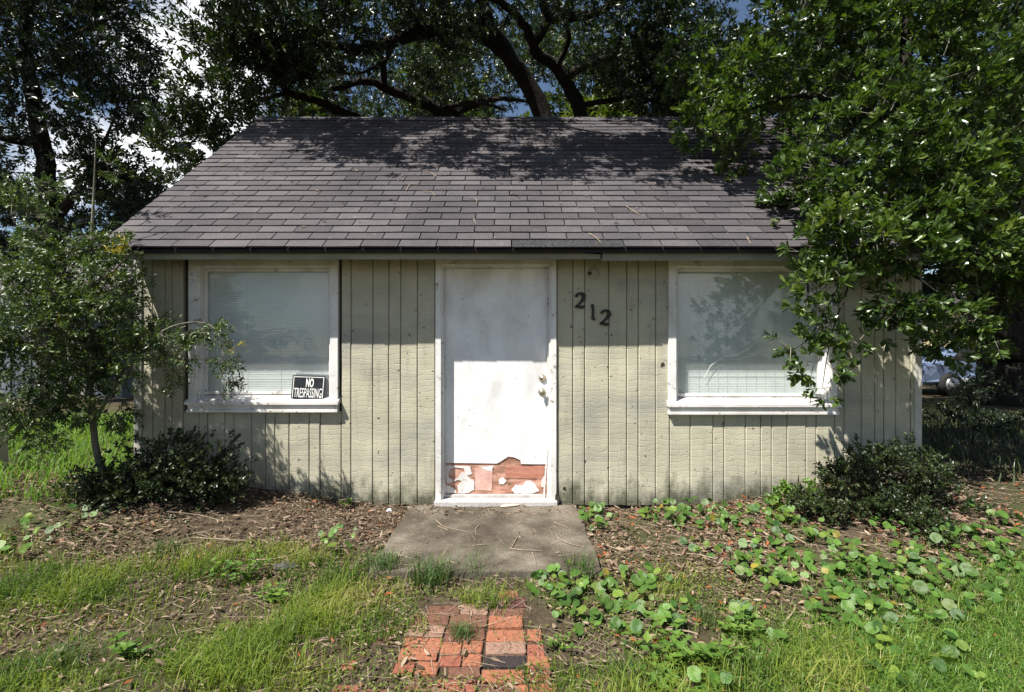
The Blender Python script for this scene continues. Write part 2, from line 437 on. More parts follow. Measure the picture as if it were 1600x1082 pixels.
def make_penny(name, c):
    m, n, l, p = new_mat(name)
    oi = n.new('ShaderNodeObjectInfo')
    r = ramp(n, [(0.0, tuple(x * 0.68 for x in c)), (0.6, c), (1.0, tuple(x * 1.35 for x in c))]); l.new(oi.outputs['Random'], r.inputs['Fac'])
    tc = n.new('ShaderNodeTexCoord'); sp_ = n.new('ShaderNodeSeparateXYZ'); l.new(tc.outputs['Object'], sp_.inputs[0])
    an = math_n(n, l, 'SINE', math_n(n, l, 'MULTIPLY', math_n(n, l, 'ARCTAN2', sp_.outputs['Y'], sp_.outputs['X']), 11.0))
    ve = ramp(n, [(0.8, (1, 1, 1)), (0.98, (1.45, 1.4, 1.3))]); l.new(an, ve.inputs['Fac'])
    blot = ramp(n, [(0.4, (1.08, 1.04, 1)), (0.62, (0.78, 0.82, 0.85)), (0.76, (1.5, 0.95, 0.6))]); l.new(noise(n, l, pos(n, l), 34, 4), blot.inputs['Fac'])
    leafc = mixc(n, l, 1.0, mixc(n, l, 1.0, r.outputs['Color'], ve.outputs['Color'], 'MULTIPLY'), blot.outputs['Color'], 'MULTIPLY')
    l.new(leafc, p.inputs['Base Color'])
    p.inputs['Roughness'].default_value = 0.4; p.inputs['Specular IOR Level'].default_value = 0.4
    t = n.new('ShaderNodeBsdfTranslucent')
    l.new(mixc(n, l, 1.0, r.outputs['Color'], (1.5, 1.6, 0.5), 'MULTIPLY'), t.inputs['Color'])
    ms = n.new('ShaderNodeMixShader'); ms.inputs[0].default_value = 0.25
    l.new(p.outputs[0], ms.inputs[1]); l.new(t.outputs[0], ms.inputs[2]); l.new(ms.outputs[0], n['Material Output'].inputs['Surface'])
    bump(n, l, p, noise(n, l, pos(n, l, (1, 1, 1), False), 40, 3), 0.25, 0.004)
    return m
M['penny'] = make_penny('pennywort_leaf', (0.075, 0.15, 0.026))
M['penny_dark'] = make_penny('dark_pennywort_leaf', (0.045, 0.105, 0.022))
M['penny_pale'] = make_penny('pale_pennywort_leaf', (0.12, 0.185, 0.032))
M['penny_yellow'] = make_penny('yellowed_leaf', (0.22, 0.19, 0.03))
M['yellow_siding'] = simple_mat('yellow_siding', [(0.3, (0.55, 0.45, 0.24)), (0.7, (0.64, 0.54, 0.31))], 3, 0.6, 0.1)
M['grey_paint'] = simple_mat('blue_grey_wall', [(0.3, (0.1, 0.12, 0.15)), (0.7, (0.14, 0.16, 0.19))], 3, 0.7, 0.1)
M['white_plain'] = simple_mat('plain_white', [(0.3, (0.66, 0.66, 0.66)), (0.7, (0.76, 0.76, 0.76))], 6, 0.5, 0.1)
M['car_paint'] = simple_mat('blue_car_paint', [(0.3, (0.11, 0.15, 0.24)), (0.7, (0.14, 0.18, 0.28))], 4, 0.25, 0, spec=0.6)
M['dark_glass'] = simple_mat('dark_glass', [(0.3, (0.02, 0.022, 0.025)), (0.7, (0.03, 0.032, 0.036))], 4, 0.06, 0, spec=0.6)
M['rubber'] = simple_mat('rubber', [(0.3, (0.012, 0.012, 0.012)), (0.7, (0.022, 0.022, 0.022))], 10, 0.8, 0.1)
M['rim'] = simple_mat('alloy', [(0.3, (0.4, 0.4, 0.41)), (0.7, (0.5, 0.5, 0.51))], 10, 0.35, 0, metal=0.8)
M['stone'] = simple_mat('dark_stone', [(0.3, (0.035, 0.034, 0.036)), (0.7, (0.085, 0.083, 0.085))], 18, 0.9, 0.6, 60)
M['post'] = simple_mat('weathered_post', [(0.3, (0.2, 0.195, 0.18)), (0.7, (0.31, 0.3, 0.28))], 12, 0.85, 0.5, 40, (4, 4, 0.6))
M['paper'] = simple_mat('white_paper', [(0.3, (0.72, 0.72, 0.72)), (0.7, (0.8, 0.8, 0.8))], 20, 0.7, 0.1)

# ------------------------------------------------------------------ ground
def axis(lo, hi, flo, fhi, fine, n):
    mid = np.arange(flo, fhi + 1e-6, fine)
    a = flo - np.geomspace(fine, flo - lo, n)[::-1]
    b = fhi + np.geomspace(fine, hi - fhi, n)
    return np.concatenate([a, mid, b])
gx = axis(-260, 260, -5, 6, 0.11, 22); gy = axis(-60, 420, -3.2, 2.0, 0.1, 26)
GX, GY = np.meshgrid(gx, gy)
gv = np.stack([GX, GY, gz(GX, GY)], -1).reshape(-1, 3)
nx, ny = len(gx), len(gy)
ii = (np.arange(ny - 1)[:, None] * nx + np.arange(nx - 1)[None]).ravel()
ground = mesh_np('ground', gv, [np.stack([ii, ii + 1, ii + 1 + nx, ii + nx], 1)], M['ground'], smooth=True)
ground['kind'] = 'structure'

# concrete pad at the door
def make_pad():
    bm = bmesh.new()
    add_box(bm, -0.88, 0.56, -1.30, -0.05, -0.08, 0.05, 0.012)
    bmesh.ops.subdivide_edges(bm, edges=[e for e in bm.edges if e.calc_length() > 0.3], cuts=14, use_grid_fill=True)
    for v in bm.verts:
        v.co.x += 0.008 * math.sin(v.co.y * 11) * (1 if abs(v.co.x + 0.16) > 0.6 else 0); v.co.y += 0.01 * math.sin(v.co.x * 9 + 1) * (1 if v.co.y < -1.2 else 0)
        v.co.z += 0.004 * math.sin(v.co.x * 4 + v.co.y * 3)
    o = mesh_bm('concrete_pad', bm, M['concrete'])
    o['kind'] = 'structure'
make_pad()

# brick path: sunken sand bed with each brick a piece of its own
BRICKS = [(455, 645, 635, 690, 'brown'), (425, 620, 692, 748, 'tan'), (412, 603, 750, 815, 'orange'), (395, 585, 817, 870, 'orange'), (360, 418, 680, 730, 'maroon'), (280, 362, 732, 778, 'maroon'),
    (300, 356, 684, 728, 'maroon'), (540, 700, 590, 632, 'brown'), (705, 840, 585, 640, 'tan'), (720, 830, 522, 580, 'maroon'), (648, 835, 645, 703, 'brown'), (625, 825, 708, 765, 'brown'),
    (605, 706, 772, 832, 'orange'), (713, 812, 772, 832, 'orange'), (594, 706, 840, 892, 'red'), (714, 806, 840, 898, 'orange'), (640, 800, 904, 958, 'brown'),
    (842, 1012, 650, 706, 'orange'), (833, 1030, 710, 772, 'orange'), (829, 1028, 778, 838, 'tan'), (818, 1030, 844, 904, 'dark'), (806, 1020, 910, 976, 'orange'),
    (1037, 1108, 712, 772, 'orange'), (1036, 1120, 780, 838, 'red'), (1038, 1150, 846, 902, 'orange'), (1032, 1160, 908, 962, 'red'), (905, 1030, 552, 600, 'maroon'), (890, 990, 512, 548, 'red'),
    (850, 1020, 606, 644, 'brown'), (1036, 1150, 606, 646, 'red'), (1040, 1150, 655, 704, 'brown'), (1040, 1160, 540, 598, 'red'), (430, 560, 955, 1016, 'brown'), (575, 780, 965, 1024, 'red'), (60, 190, 985, 1040, 'red'), (370, 470, 880, 936, 'red'), (110, 180, 862, 905, 'orange'),
    (960, 1042, 982, 1034, 'orange'), (1048, 1180, 975, 1026, 'red'), (1160, 1262, 850, 892, 'red'), (1270, 1385, 832, 876, 'orange'), (1170, 1260, 906, 944, 'red'), (1165, 1260, 590, 625, 'red'),
    (480, 590, 880, 940, 'orange'), (200, 330, 1000, 1060, 'brown'), (800, 950, 985, 1040, 'brown')]
PATH_Y0, PATH_Y1 = -2.62, -1.33
path = box('path', -0.95, 0.62, PATH_Y0, PATH_Y1, -0.05, -0.006, M['ground'])
path['kind'] = 'structure'
brick_meshes = {}
def brick_mesh(k):
    bm = bmesh.new()
    add_box(bm, -0.5, 0.5, -0.5, 0.5, -0.5, 0.5)
    bmesh.ops.bevel(bm, geom=list(bm.edges), offset=0.045, segments=1, affect='EDGES')
    for v in bm.verts:
        v.co += Vector((random.uniform(-.012, .012), random.uniform(-.02, .02), random.uniform(-.03, .03)))
    me = bpy.data.meshes.new('brick'); bm.normal_update(); bm.to_mesh(me); bm.free()
    return me
for x0, x1, y0, y1, c in BRICKS:
    if x0 > 1150 or (x0 > 1030 and y0 < 700): continue
    key = (c, random.randrange(3))
    if key not in brick_meshes:
        me = brick_mesh(key); me.materials.append(BRK[c]); brick_meshes[key] = me
    zt = 0.013
    a = GP(500 + x0 / 3.2, 760 + (y0 + y1) / 6.4, zt); b = GP(500 + x1 / 3.2, 760 + (y0 + y1) / 6.4, zt)
    f = GP(650, 760 + y0 / 3.2, zt); q = GP(650, 760 + y1 / 3.2, zt)
    o = link(bpy.data.objects.new('brick', brick_meshes[key]), path)
    o.scale = ((b.x - a.x) * .985, (f.y - q.y) * .97, 0.05)
    cx, cy = (a.x + b.x) / 2, (f.y + q.y) / 2
    edge = x1 < 425 or x0 > 1030 or y0 < 600 or y0 > 950
    o.location = (cx, cy, zt - 0.025 + random.uniform(-0.006, 0.004) - (.004 if edge else 0))
    o.rotation_euler = (random.uniform(-.03, .03), random.uniform(-.02, .02), random.uniform(-.03, .03))

# ------------------------------------------------------------------ the house
XL, XR = -3.30, 3.57
DEPTH = 4.4
house = thing('small_house', 'small khaki cottage with grey shingle roof and white front door', 'house', (0, 0, 0))
ZW = 2.2                                     # underside of the soffit
# openings: (x0, x1, z0, z1)
WL = (-2.82, -1.517, 0.835, 2.19); WR = (1.365, 2.835, 0.815, 2.19); DR = (-0.668, 0.388, 0.06, 2.19)
front = bpy.data.objects.new('front_wall', None)
def make_front():
    bm = bmesh.new()
    y0, y1 = 0.024, 0.10
    spans = [(XL + .01, WL[0] + .05, 0, ZW), (WL[0] + .05, WL[1] - .05, 0, WL[2] + .08), (WL[1] - .05, DR[0] + .03, 0, ZW), (DR[1] - .03, WR[0] + .05, 0, ZW), (WR[0] + .05, WR[1] - .05, 0, WR[2] + .08), (WR[1] - .05, XR - .01, 0, ZW)]
    for a, b, c, d in spans: add_box(bm, a, b, y0, y1, c, d)
    return mesh_bm('front_wall', bm, M['backing'], house)
front = make_front()
grooves_px = [214, 222, 240, 258.7, 270, 287.5, 312, 325, 352, 366, 393.6, 415.7, 430.5, 452.7, 484, 501, 534, 549, 583, 608, 626.5, 652.7, 680]
grooves_px2 = [870, 895, 913.5, 951, 979, 997, 1024, 1046, 1078, 1113.6, 1130.7, 1164, 1188, 1205, 1229, 1258.6, 1274.5, 1303, 1318, 1345, 1366, 1380, 1398, 1421.5, 1430]
def board(x0, x1, z0, z1):
    bm = bmesh.new()
    g = 0.0026
    nz = max(2, int((z1 - z0) / 0.12))
    w = 0.006
    rows = []
    ph = random.uniform(0, 6); tilt = random.uniform(-0.0018, 0.0018)
    for k in range(nz + 1):
        z = z0 + (z1 - z0) * k / nz
        dy = 0.0016 * math.sin(k * 1.9 + ph) + tilt
        rows.append([bm.verts.new((x, y + dy, z)) for x, y in ((x0 + g, 0.022), (x0 + g, -0.008), (x0 + g + w, -0.013), (x1 - g - w, -0.013), (x1 - g, -0.008), (x1 - g, 0.022))])
    for a, b in zip(rows, rows[1:]):
        for i in range(5): bm.faces.new((a[i], a[i + 1], b[i + 1], b[i]))
    bm.faces.new(rows[0][::-1]); bm.faces.new(rows[-1])
    bmesh.ops.recalc_face_normals(bm, faces=bm.faces)
    mesh_bm('siding_board', bm, M['siding'], front)
for gl in (grooves_px, grooves_px2):
    for a, b in zip(gl, gl[1:]):
        x0, x1 = (a - 800) / 178, (b - 800) / 178
        xm = (x0 + x1) / 2
        top = 2.195
        for wdw in (WL, WR):
            if wdw[0] - 0.005 < xm < wdw[1] + 0.005: top = wdw[2] + 0.02
        board(x0, x1, 0.035 + random.uniform(-.006, .006), top)
for xa, xb in ((XL - 0.005, XL + 0.062), (XR - 0.05, XR + 0.012)):
    box('corner_board', xa, xb, -0.024, 0.05, 0.0, 2.195, M['corner'], house, 0.004)
# side and back walls with gables
def gable(name, x0, x1):
    pts = [(0.051, 0), (DEPTH, 0), (DEPTH, 2.3), (DEPTH / 2, 4.2), (0.101, 2.32), (0.051, 2.19)]
    bm = bmesh.new()
    a = [bm.verts.new((x0, y, z)) for y, z in pts]; b = [bm.verts.new((x1, y, z)) for y, z in pts]
    bm.faces.new(a); bm.faces.new(b[::-1])
    for i in range(len(pts)):
        j = (i + 1) % len(pts); bm.faces.new((a[i], b[i], b[j], a[j]))
    bmesh.ops.recalc_face_normals(bm, faces=bm.faces)
    mesh_bm(name, bm, M['side_wall'], house)
gable('side_wall', XL - 0.002, XL + 0.009); gable('side_wall', XR - 0.009, XR + 0.002)
box('back_wall', XL + 0.01, XR - 0.01, DEPTH - 0.1, DEPTH - 0.003, 0, 2.3, M['side_wall'], house)

# --- roof
RX0, RX1 = -3.37, 3.68
EY, EZ, RY, RZ = -0.35, 2.225, 2.2, 4.45
slope = Vector((0, RY - EY, RZ - EZ)); SL = slope.length; su = slope.normalized(); sn = Vector((0, -su.z, su.y))
def make_deck():
    bm = bmesh.new()
    prof = [(EY + 0.02, EZ - 0.012), (RY, RZ - 0.014), (2 * RY - EY, EZ - 0.012), (2 * RY - EY, EZ - 0.05), (RY, RZ - 0.07), (EY + 0.02, EZ - 0.04)]
    a = [bm.verts.new((RX0 + .015, y, z)) for y, z in prof]; b = [bm.verts.new((RX1 - .015, y, z)) for y, z in prof]
    for i in range(6):
        j = (i + 1) % 6; bm.faces.new((a[i], b[i], b[j], a[j]))
    bm.faces.new((a[0], a[1], a[4], a[5])); bm.faces.new((a[1], a[2], a[3], a[4])); bm.faces.new((b[0], b[5], b[4], b[1])); bm.faces.new((b[1], b[4], b[3], b[2]))
    bmesh.ops.recalc_face_normals(bm, faces=bm.faces)
    return mesh_bm('roof', bm, M['deck'], house)
roof = make_deck()
NR, TAB = 28, 0.305
EXPO = SL / NR
def tab_geo(w, lift=0.0):
    """wedge-shaped tab: x across, y up the slope, z out of the roof"""
    L = EXPO + 0.012; x0, x1 = 0.0045, w - 0.0045
    j = [random.uniform(-.003, .003) for _ in range(2)] + [max(-.003, random.gauss(0, .003)) for _ in range(2)]
    v = [(x0, 0 + j[0], 0), (x1, 0 + j[1], 0), (x1, L, -0.004), (x0, L, -0.004), (x0, j[0], 0.0105 + lift + j[2]), (x1, j[1], 0.0105 + lift + j[3]), (x1, L, 0.0005), (x0, L, 0.0005)]
    f = [(0, 3, 2, 1), (4, 5, 6, 7), (0, 1, 5, 4), (1, 2, 6, 5), (2, 3, 7, 6), (3, 0, 4, 7)]
    return np.array(v, float), np.array(f)
rot = Matrix((Vector((1, 0, 0)), su, sn)).transposed()
R3 = np.array(rot)
tab_cache = {}
skipped = []
acc_v, acc_f, nacc = [], [], 0
for r in range(NR):
    off = [0, 0.5, 0.02, 0.53][r % 4] * TAB + random.uniform(-.012, .012)
    x = RX0 - TAB + off
    base = Vector((0, EY, EZ)) + su * (r * EXPO)
    while x < RX1:
        xa, xb = max(x, RX0), min(x + TAB, RX1)
        x += TAB
        if xb - xa < 0.03: continue
        w = round(xb - xa, 3)
        if r == 0 and xb > (812 - 800) / 194 + 0.02 and xa < (942 - 800) / 194 - 0.02:
            skipped += [xa, xb]; continue
        if r < 12:
            key = (w, random.randrange(4) if abs(w - TAB) < 0.002 else 0)
            if key not in tab_cache:
                v, f = tab_geo(w)
                me = bpy.data.meshes.new('shingle'); me.from_pydata(v.tolist(), [], f.tolist()); me.update(); me.materials.append(M['shingle'])
                tab_cache[key] = me
            o = link(bpy.data.objects.new('shingle', tab_cache[key]), roof)
            o.matrix_local = Matrix.Translation((xa, base.y, base.z)) @ rot.to_4x4() @ Matrix.Rotation(random.uniform(-.006, .006), 4, 'Z')
        else:
            v, f = tab_geo(w)
            v = v @ R3.T + np.array((xa, base.y, base.z))
            acc_v.append(v); acc_f.append(f + nacc); nacc += 8
up = mesh_np('upper_shingles', np.concatenate(acc_v), [np.concatenate(acc_f)], M['shingle'], roof)
up['kind'] = 'stuff'
v, f = tab_geo(max(skipped) - min(skipped), 0.003); v[:, 1] -= 0.006 * (v[:, 1] < 0.05)
me = bpy.data.meshes.new('patch_shingle'); me.from_pydata(v.tolist(), [], f.tolist()); me.update(); me.materials.append(M['shingle_dark'])
o = link(bpy.data.objects.new('patch_shingle', me), roof)
o.matrix_local = Matrix.Translation((min(skipped), EY, EZ)) @ rot.to_4x4(); o['label'] = 'coarse black speckled replacement shingle strip'
# back slope and ridge caps
def slab(name, pts, t, mat, parent):
    bm = bmesh.new()
    vs = [bm.verts.new(p) for p in pts]; f = bm.faces.new(vs)
    bm.normal_update()
    r = bmesh.ops.extrude_face_region(bm, geom=[f])
    bmesh.ops.translate(bm, verts=[v for v in r['geom'] if isinstance(v, bmesh.types.BMVert)], vec=t)
    bmesh.ops.recalc_face_normals(bm, faces=bm.faces)
    return mesh_bm(name, bm, mat, parent)
slab('back_slope', [(RX0, RY, RZ - .004), (RX1, RY, RZ - .004), (RX1, 2 * RY - EY, EZ), (RX0, 2 * RY - EY, EZ)], (0, 0.005, 0.008), M['shingle'], roof)
x = RX0
while x < RX1:
    xb = min(x + 0.30, RX1)
    if xb - x < 0.04: break
    bm = bmesh.new(); h = 0.013; rz = RZ + 0.004 + random.uniform(0, .003)
    prof = [(RY - 0.11, rz - 0.088), (RY, rz + 0.008), (RY + 0.11, rz - 0.088)]
    a = [bm.verts.new((x, y, z + h)) for y, z in prof]; b = [bm.verts.new((xb + .02, y, z + 0.004)) for y, z in prof]
    a2 = [bm.verts.new((x, y, z)) for y, z in prof]
    for i in range(2):
        bm.faces.new((a[i], b[i], b[i + 1], a[i + 1])); bm.faces.new((a2[i], a[i], a[i + 1], a2[i + 1]))
    bmesh.ops.recalc_face_normals(bm, faces=bm.faces)
    mesh_bm('ridge_shingle', bm, M['shingle'], roof)
    x = xb
# fascia in two lengths with a rotten joint, soffit, rake boards
JX = (941 - 800) / 194
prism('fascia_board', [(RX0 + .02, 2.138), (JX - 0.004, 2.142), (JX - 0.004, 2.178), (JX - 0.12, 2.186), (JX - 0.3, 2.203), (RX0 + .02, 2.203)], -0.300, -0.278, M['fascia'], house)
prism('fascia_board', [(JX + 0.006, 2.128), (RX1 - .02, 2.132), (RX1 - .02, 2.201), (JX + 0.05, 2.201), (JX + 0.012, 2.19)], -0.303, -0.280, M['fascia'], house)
box('fascia_backing', RX0 + .03, RX1 - .03, -0.274, -0.25, 2.145, 2.2, M['rot'], house)
box('soffit', XL + .0, XR - .0, -0.248, 0.02, 2.2005, 2.215, M['soffit'], house)
for xa, xb in ((RX0 + .012, RX0 + .03), (RX1 - .03, RX1 - .012)):
    for sgn in (1, -1):
        bm = bmesh.new()
        yy = lambda q: RY + sgn * (RY - q)
        pr = [(yy(EY + .03), EZ - .055), (yy(RY), RZ - .085), (yy(RY), RZ - .2), (yy(EY + .03), EZ - .12)]
        a = [bm.verts.new((xa, y, z)) for y, z in pr]; b = [bm.verts.new((xb, y, z)) for y, z in pr]
        bm.faces.new(a); bm.faces.new(b[::-1])
        for i in range(4): bm.faces.new((a[i], b[i], b[(i + 1) % 4], a[(i + 1) % 4]))
        bmesh.ops.recalc_face_normals(bm, faces=bm.faces)
        mesh_bm('rake_board', bm, M['fascia'], house)

# --- windows
def frame_bars(name, x0, x1, z0, z1, w, y0, y1, mat, parent, bottom=True, bevel=0.004):
    bm = bmesh.new()
    add_box(bm, x0, x0 + w, y0, y1, z0, z1, bevel); add_box(bm, x1 - w, x1, y0, y1, z0, z1, bevel)
    add_box(bm, x0 + w - .0005, x1 - w + .0005, y0 + .002, y1, z1 - w, z1 - .001, bevel)
    if bottom: add_box(bm, x0 + w - .0005, x1 - w + .0005, y0 + .002, y1, z0 + .001, z0 + w, bevel)
    return mesh_bm(name, bm, mat, parent)
def window(x0, x1, z0, z1, cords, label):
    w = bpy.data.objects.new('window', None); w.empty_display_size = .1
    link(w, house); w.location = (x0, 0, z0); w['label'] = label
    W_, H_ = x1 - x0, z1 - z0
    frame_bars('casing', 0, W_, 0.05, H_, 0.068, -0.036, 0.012, M['trim'], w, False)
    frame_bars('jamb', 0.062, W_ - 0.062, 0.14, H_ - 0.05, 0.022, -0.012, 0.098, M['trim'], w, False, 0.002)
    frame_bars('sash_frame', 0.084, W_ - 0.084, 0.165, H_ - 0.071, 0.028, 0.052, 0.078, M['trim'], w, True, 0.003)
    # sill: sloping board, stool moulding and apron below
    bm = bmesh.new()
    prof = [(-0.075, 0.088), (-0.075, 0.112), (-0.04, 0.128), (0.098, 0.166), (0.098, 0.10)]
    a = [bm.verts.new((-0.012, y, z)) for y, z in prof]; b = [bm.verts.new((W_ + 0.012, y, z)) for y, z in prof]
    bm.faces.new(a); bm.faces.new(b[::-1])
    for i in range(5): bm.faces.new((a[i], b[i], b[(i + 1) % 5], a[(i + 1) % 5]))
    bmesh.ops.recalc_face_normals(bm, faces=bm.faces)
    mesh_bm('sill', bm, M['sill'], w)
    bm = bmesh.new()
    add_box(bm, 0.002, W_ - 0.002, -0.052, 0.0, 0.046, 0.087, 0.004); add_box(bm, -0.004, W_ + 0.004, -0.062, -0.001, 0.018, 0.045, 0.005)
    mesh_bm('apron', bm, M['sill'], w)
    box('pane', 0.1115, W_ - 0.1115, 0.062, 0.067, 0.192, H_ - 0.098, M['glass'], w)
    # closed mini blind behind the glass
    n = int((H_ - 0.25) / 0.0215)
    zs = 0.165 + np.arange(n) * 0.0215
    V, F = [], []
    xs = (0.088, W_ - 0.088)
    for k, z in enumerate(zs):
        j = random.uniform(-.0012, .0012); s = random.uniform(-.0012, .0012)
        p = [(0.0905 + j, z), (0.0899 + j, z + 0.009), (0.0918 + j, z + 0.0235)]
        for (y, zz) in p: V += [(xs[0], y, zz), (xs[1], y + s, zz)]
        b0 = 6 * k; F += [(b0, b0 + 1, b0 + 3, b0 + 2), (b0 + 2, b0 + 3, b0 + 5, b0 + 4)]
    bl = mesh_np('blind', np.array(V), [np.array(F)], M['blind'], w); bl['kind'] = 'stuff'
    box('backing', 0.08, W_ - 0.08, 0.101, 0.108, 0.15, H_ - 0.04, M['blind'], w)
    bm = bmesh.new()
    for c in cords: add_box(bm, c - .0012, c + .0012, 0.0862, 0.0872, 0.17, H_ - 0.09)
    mesh_bm('blind_cord', bm, M['cord'], w)
    return w
wl_ = window(*WL, [0.16, 0.45, 0.75, 1.12], 'window whose sill carries the small black sign')
wr_ = window(*WR, [0.14 + 0.085 * k for k in range(15)], 'window partly screened by the overhanging leaves')
# pale strips painted in for reflections on the right pane's plastic film
def strip(pts, w, name, parent, mat, y=0.0605):
    V, F = [], []
    pts = [Vector((p[0], 0, p[1])) for p in pts]
    for k, p in enumerate(pts):
        d = (pts[min(k + 1, len(pts) - 1)] - pts[max(k - 1, 0)]).normalized(); nrm = Vector((-d.z, 0, d.x)) * w * (0.4 + 0.6 * math.sin(math.pi * (k + .5) / len(pts)))
        V += [(p.x - nrm.x, y, p.z - nrm.z), (p.x + nrm.x, y, p.z + nrm.z), (p.x + nrm.x, y - .0008, p.z + nrm.z), (p.x - nrm.x, y - .0008, p.z - nrm.z)]
    for k in range(len(pts) - 1):
        a = 4 * k; b = a + 4
        for i in range(4): F.append((a + i, a + (i + 1) % 4, b + (i + 1) % 4, b + i))
    mesh_np(name, np.array(V), [np.array(F)], mat, parent)
def curve_px(pl):
    return [((px - 800) / 178 - WR[0], (541 - py) / 178 + CAM_Z - WR[2]) for px, py in pl]
strip(curve_px([(1104, 592), (1115, 572), (1135, 558), (1155, 556), (1175, 545), (1192, 530), (1210, 524)]), 0.004, 'reflection_strip', wr_, M['film'])
strip(curve_px([(1130, 562), (1160, 562), (1185, 556), (1205, 540), (1222, 527)]), 0.003, 'reflection_strip', wr_, M['film'])

# --- door
door = bpy.data.objects.new('door', None); door.empty_display_size = .1; link(door, house); door.location = (DR[0], 0, DR[2])
DW, DH = DR[1] - DR[0], DR[3] - DR[2]
ox = DR[0]; oz = DR[2]
frame_bars('casing', 0, DW, 0.0, DH, 0.05, -0.034, 0.012, M['trim'], door, False)
frame_bars('jamb', 0.045, DW - 0.045, 0.03, DH - 0.04, 0.02, -0.020, 0.10, M['trim'], door, False, 0.002)
frame_bars('door_stop', 0.065, DW - 0.065, 0.03, DH - 0.06, 0.012, 0.034, 0.052, M['trim'], door, False, 0.002)
box('threshold', 0.0 - .004, DW + .004, -0.085, 0.10, -0.03, 0.028, M['threshold'], door, 0.006)
box('sweep', 0.068, DW - 0.068, 0.036, 0.062, 0.030, 0.052, M['threshold'], door, 0.003)
box('core', 0.07, DW - 0.07, 0.062, 0.092, 0.05, DH - 0.075, M['core'], door)
ZB = 0.325      # lower edge of the surviving white skin
xa, xb = 0.069, DW - 0.069
def dx(px): return (px - 800) / 176 - ox
def dz(py): return (541 - py) / 176 + CAM_Z - oz
lower = [(xa, ZB + .006), (dx(740), ZB + .003), (dx(776), ZB), (dx(783), ZB + .02), (dx(794), ZB + .062), (dx(803), ZB + .055), (dx(813), ZB + .03), (dx(814), ZB - .004), (dx(835), ZB - .006), (xb, ZB - .006)]
prism('door_skin', lower + [(xb, DH - 0.074), (xa, DH - 0.074)], 0.054, 0.0615, M['door'], door)
def blob(pts, y0, y1, mat, name='paint_flake', jag=0.004):
    out = []
    n = len(pts)
    for i in range(n):
        a, b = Vector(pts[i]), Vector(pts[(i + 1) % n])
        k = max(1, int((b - a).length / 0.012))
        for j in range(k):
            p = a.lerp(b, j / k); out.append((p.x + random.uniform(-jag, jag), p.y + random.uniform(-jag, jag)))
    prism(name, out, y0, y1, mat, door)
def P2(*a): return [(dx(x), dz(y)) for x, y in a]
blob(P2((695, 728), (735, 730), (737, 742), (727, 744), (724, 733), (712, 731), (703, 734), (700, 746), (709, 752), (698, 757), (696, 742)), 0.0565, 0.0615, M['sill'])
blob(P2((703, 756), (714, 748), (722, 738), (729, 742), (733, 748), (741, 752), (741, 766), (732, 771), (716, 772), (714, 760), (722, 752), (713, 751)), 0.056, 0.0615, M['sill'])
blob(P2((695, 758), (708, 763), (714, 771), (696, 772)), 0.0572, 0.0615, M['sill'])
blob(P2((750, 731), (771, 729), (768, 738), (756, 734)), 0.0568, 0.0615, M['sill'])
blob(P2((779, 750), (786, 746), (791, 752), (787, 757), (781, 757)), 0.0562, 0.0615, M['sill'])
blob(P2((799, 766), (808, 757), (816, 760), (822, 752), (830, 752), (838, 760), (842, 768), (832, 772), (804, 772)), 0.0566, 0.0615, M['sill'])
blob(P2((845, 753), (851, 744), (852, 762), (846, 762)), 0.0568, 0.0615, M['sill'])
blob(P2((790, 730), (850, 730), (850, 749), (790, 748)), 0.0585, 0.0615, M['core_red'], 'red_layer', 0.002)
blob(P2((741, 733), (770, 736), (768, 768), (743, 766)), 0.0588, 0.0615, simple_mat('pink_underlayer', [(0.3, (0.5, 0.29, 0.24)), (0.7, (0.66, 0.43, 0.37))], 12, 0.8, 0.4, 60), 'pink_layer', 0.003)
prism('loose_strip', [(dx(848), dz(780)), (dx(850.5), dz(780)), (dx(855.5), dz(700)), (dx(854), dz(700))], 0.026, 0.032, M['trim'], door)
def lathe(name, prof, cx, cz, y, mat, parent, n=20):
    """prof: (radius, distance towards the viewer)"""
    V, F = [], []
    for r, d in prof:
        for k in range(n):
            t = 2 * math.pi * k / n; V.append((cx + r * math.cos(t), y - d, cz + r * math.sin(t)))
    for i in range(len(prof) - 1):
        for k in range(n):
            k2 = (k + 1) % n; F.append((i * n + k, i * n + k2, (i + 1) * n + k2, (i + 1) * n + k))
    V += [(cx, y - prof[-1][1], cz)]; c = len(V) - 1
    tri = [((len(prof) - 1) * n + k, (len(prof) - 1) * n + (k + 1) % n, c) for k in range(n)]
    return mesh_np(name, np.array(V), [np.array(tri), np.array(F)], mat, parent, smooth=True)
kx = dx(847)
lathe('door_knob', [(0.034, 0), (0.033, .006), (0.017, .01), (0.014, .028), (0.027, .036), (0.03, .05), (0.026, .062), (0.012, .066)], kx, dz(613), 0.054, M['brass'], door)
lathe('deadbolt', [(0.032, 0), (0.031, .008), (0.025, .016), (0.022, .018), (0.012, .0185), (0.011, .022)], kx + .003, dz(591), 0.054, M['brass'], door)
box('keyway', kx + .003 - .002, kx + .003 + .002, 0.0305, 0.0335, dz(591) - .006, dz(591) + .006, M['black'], door)

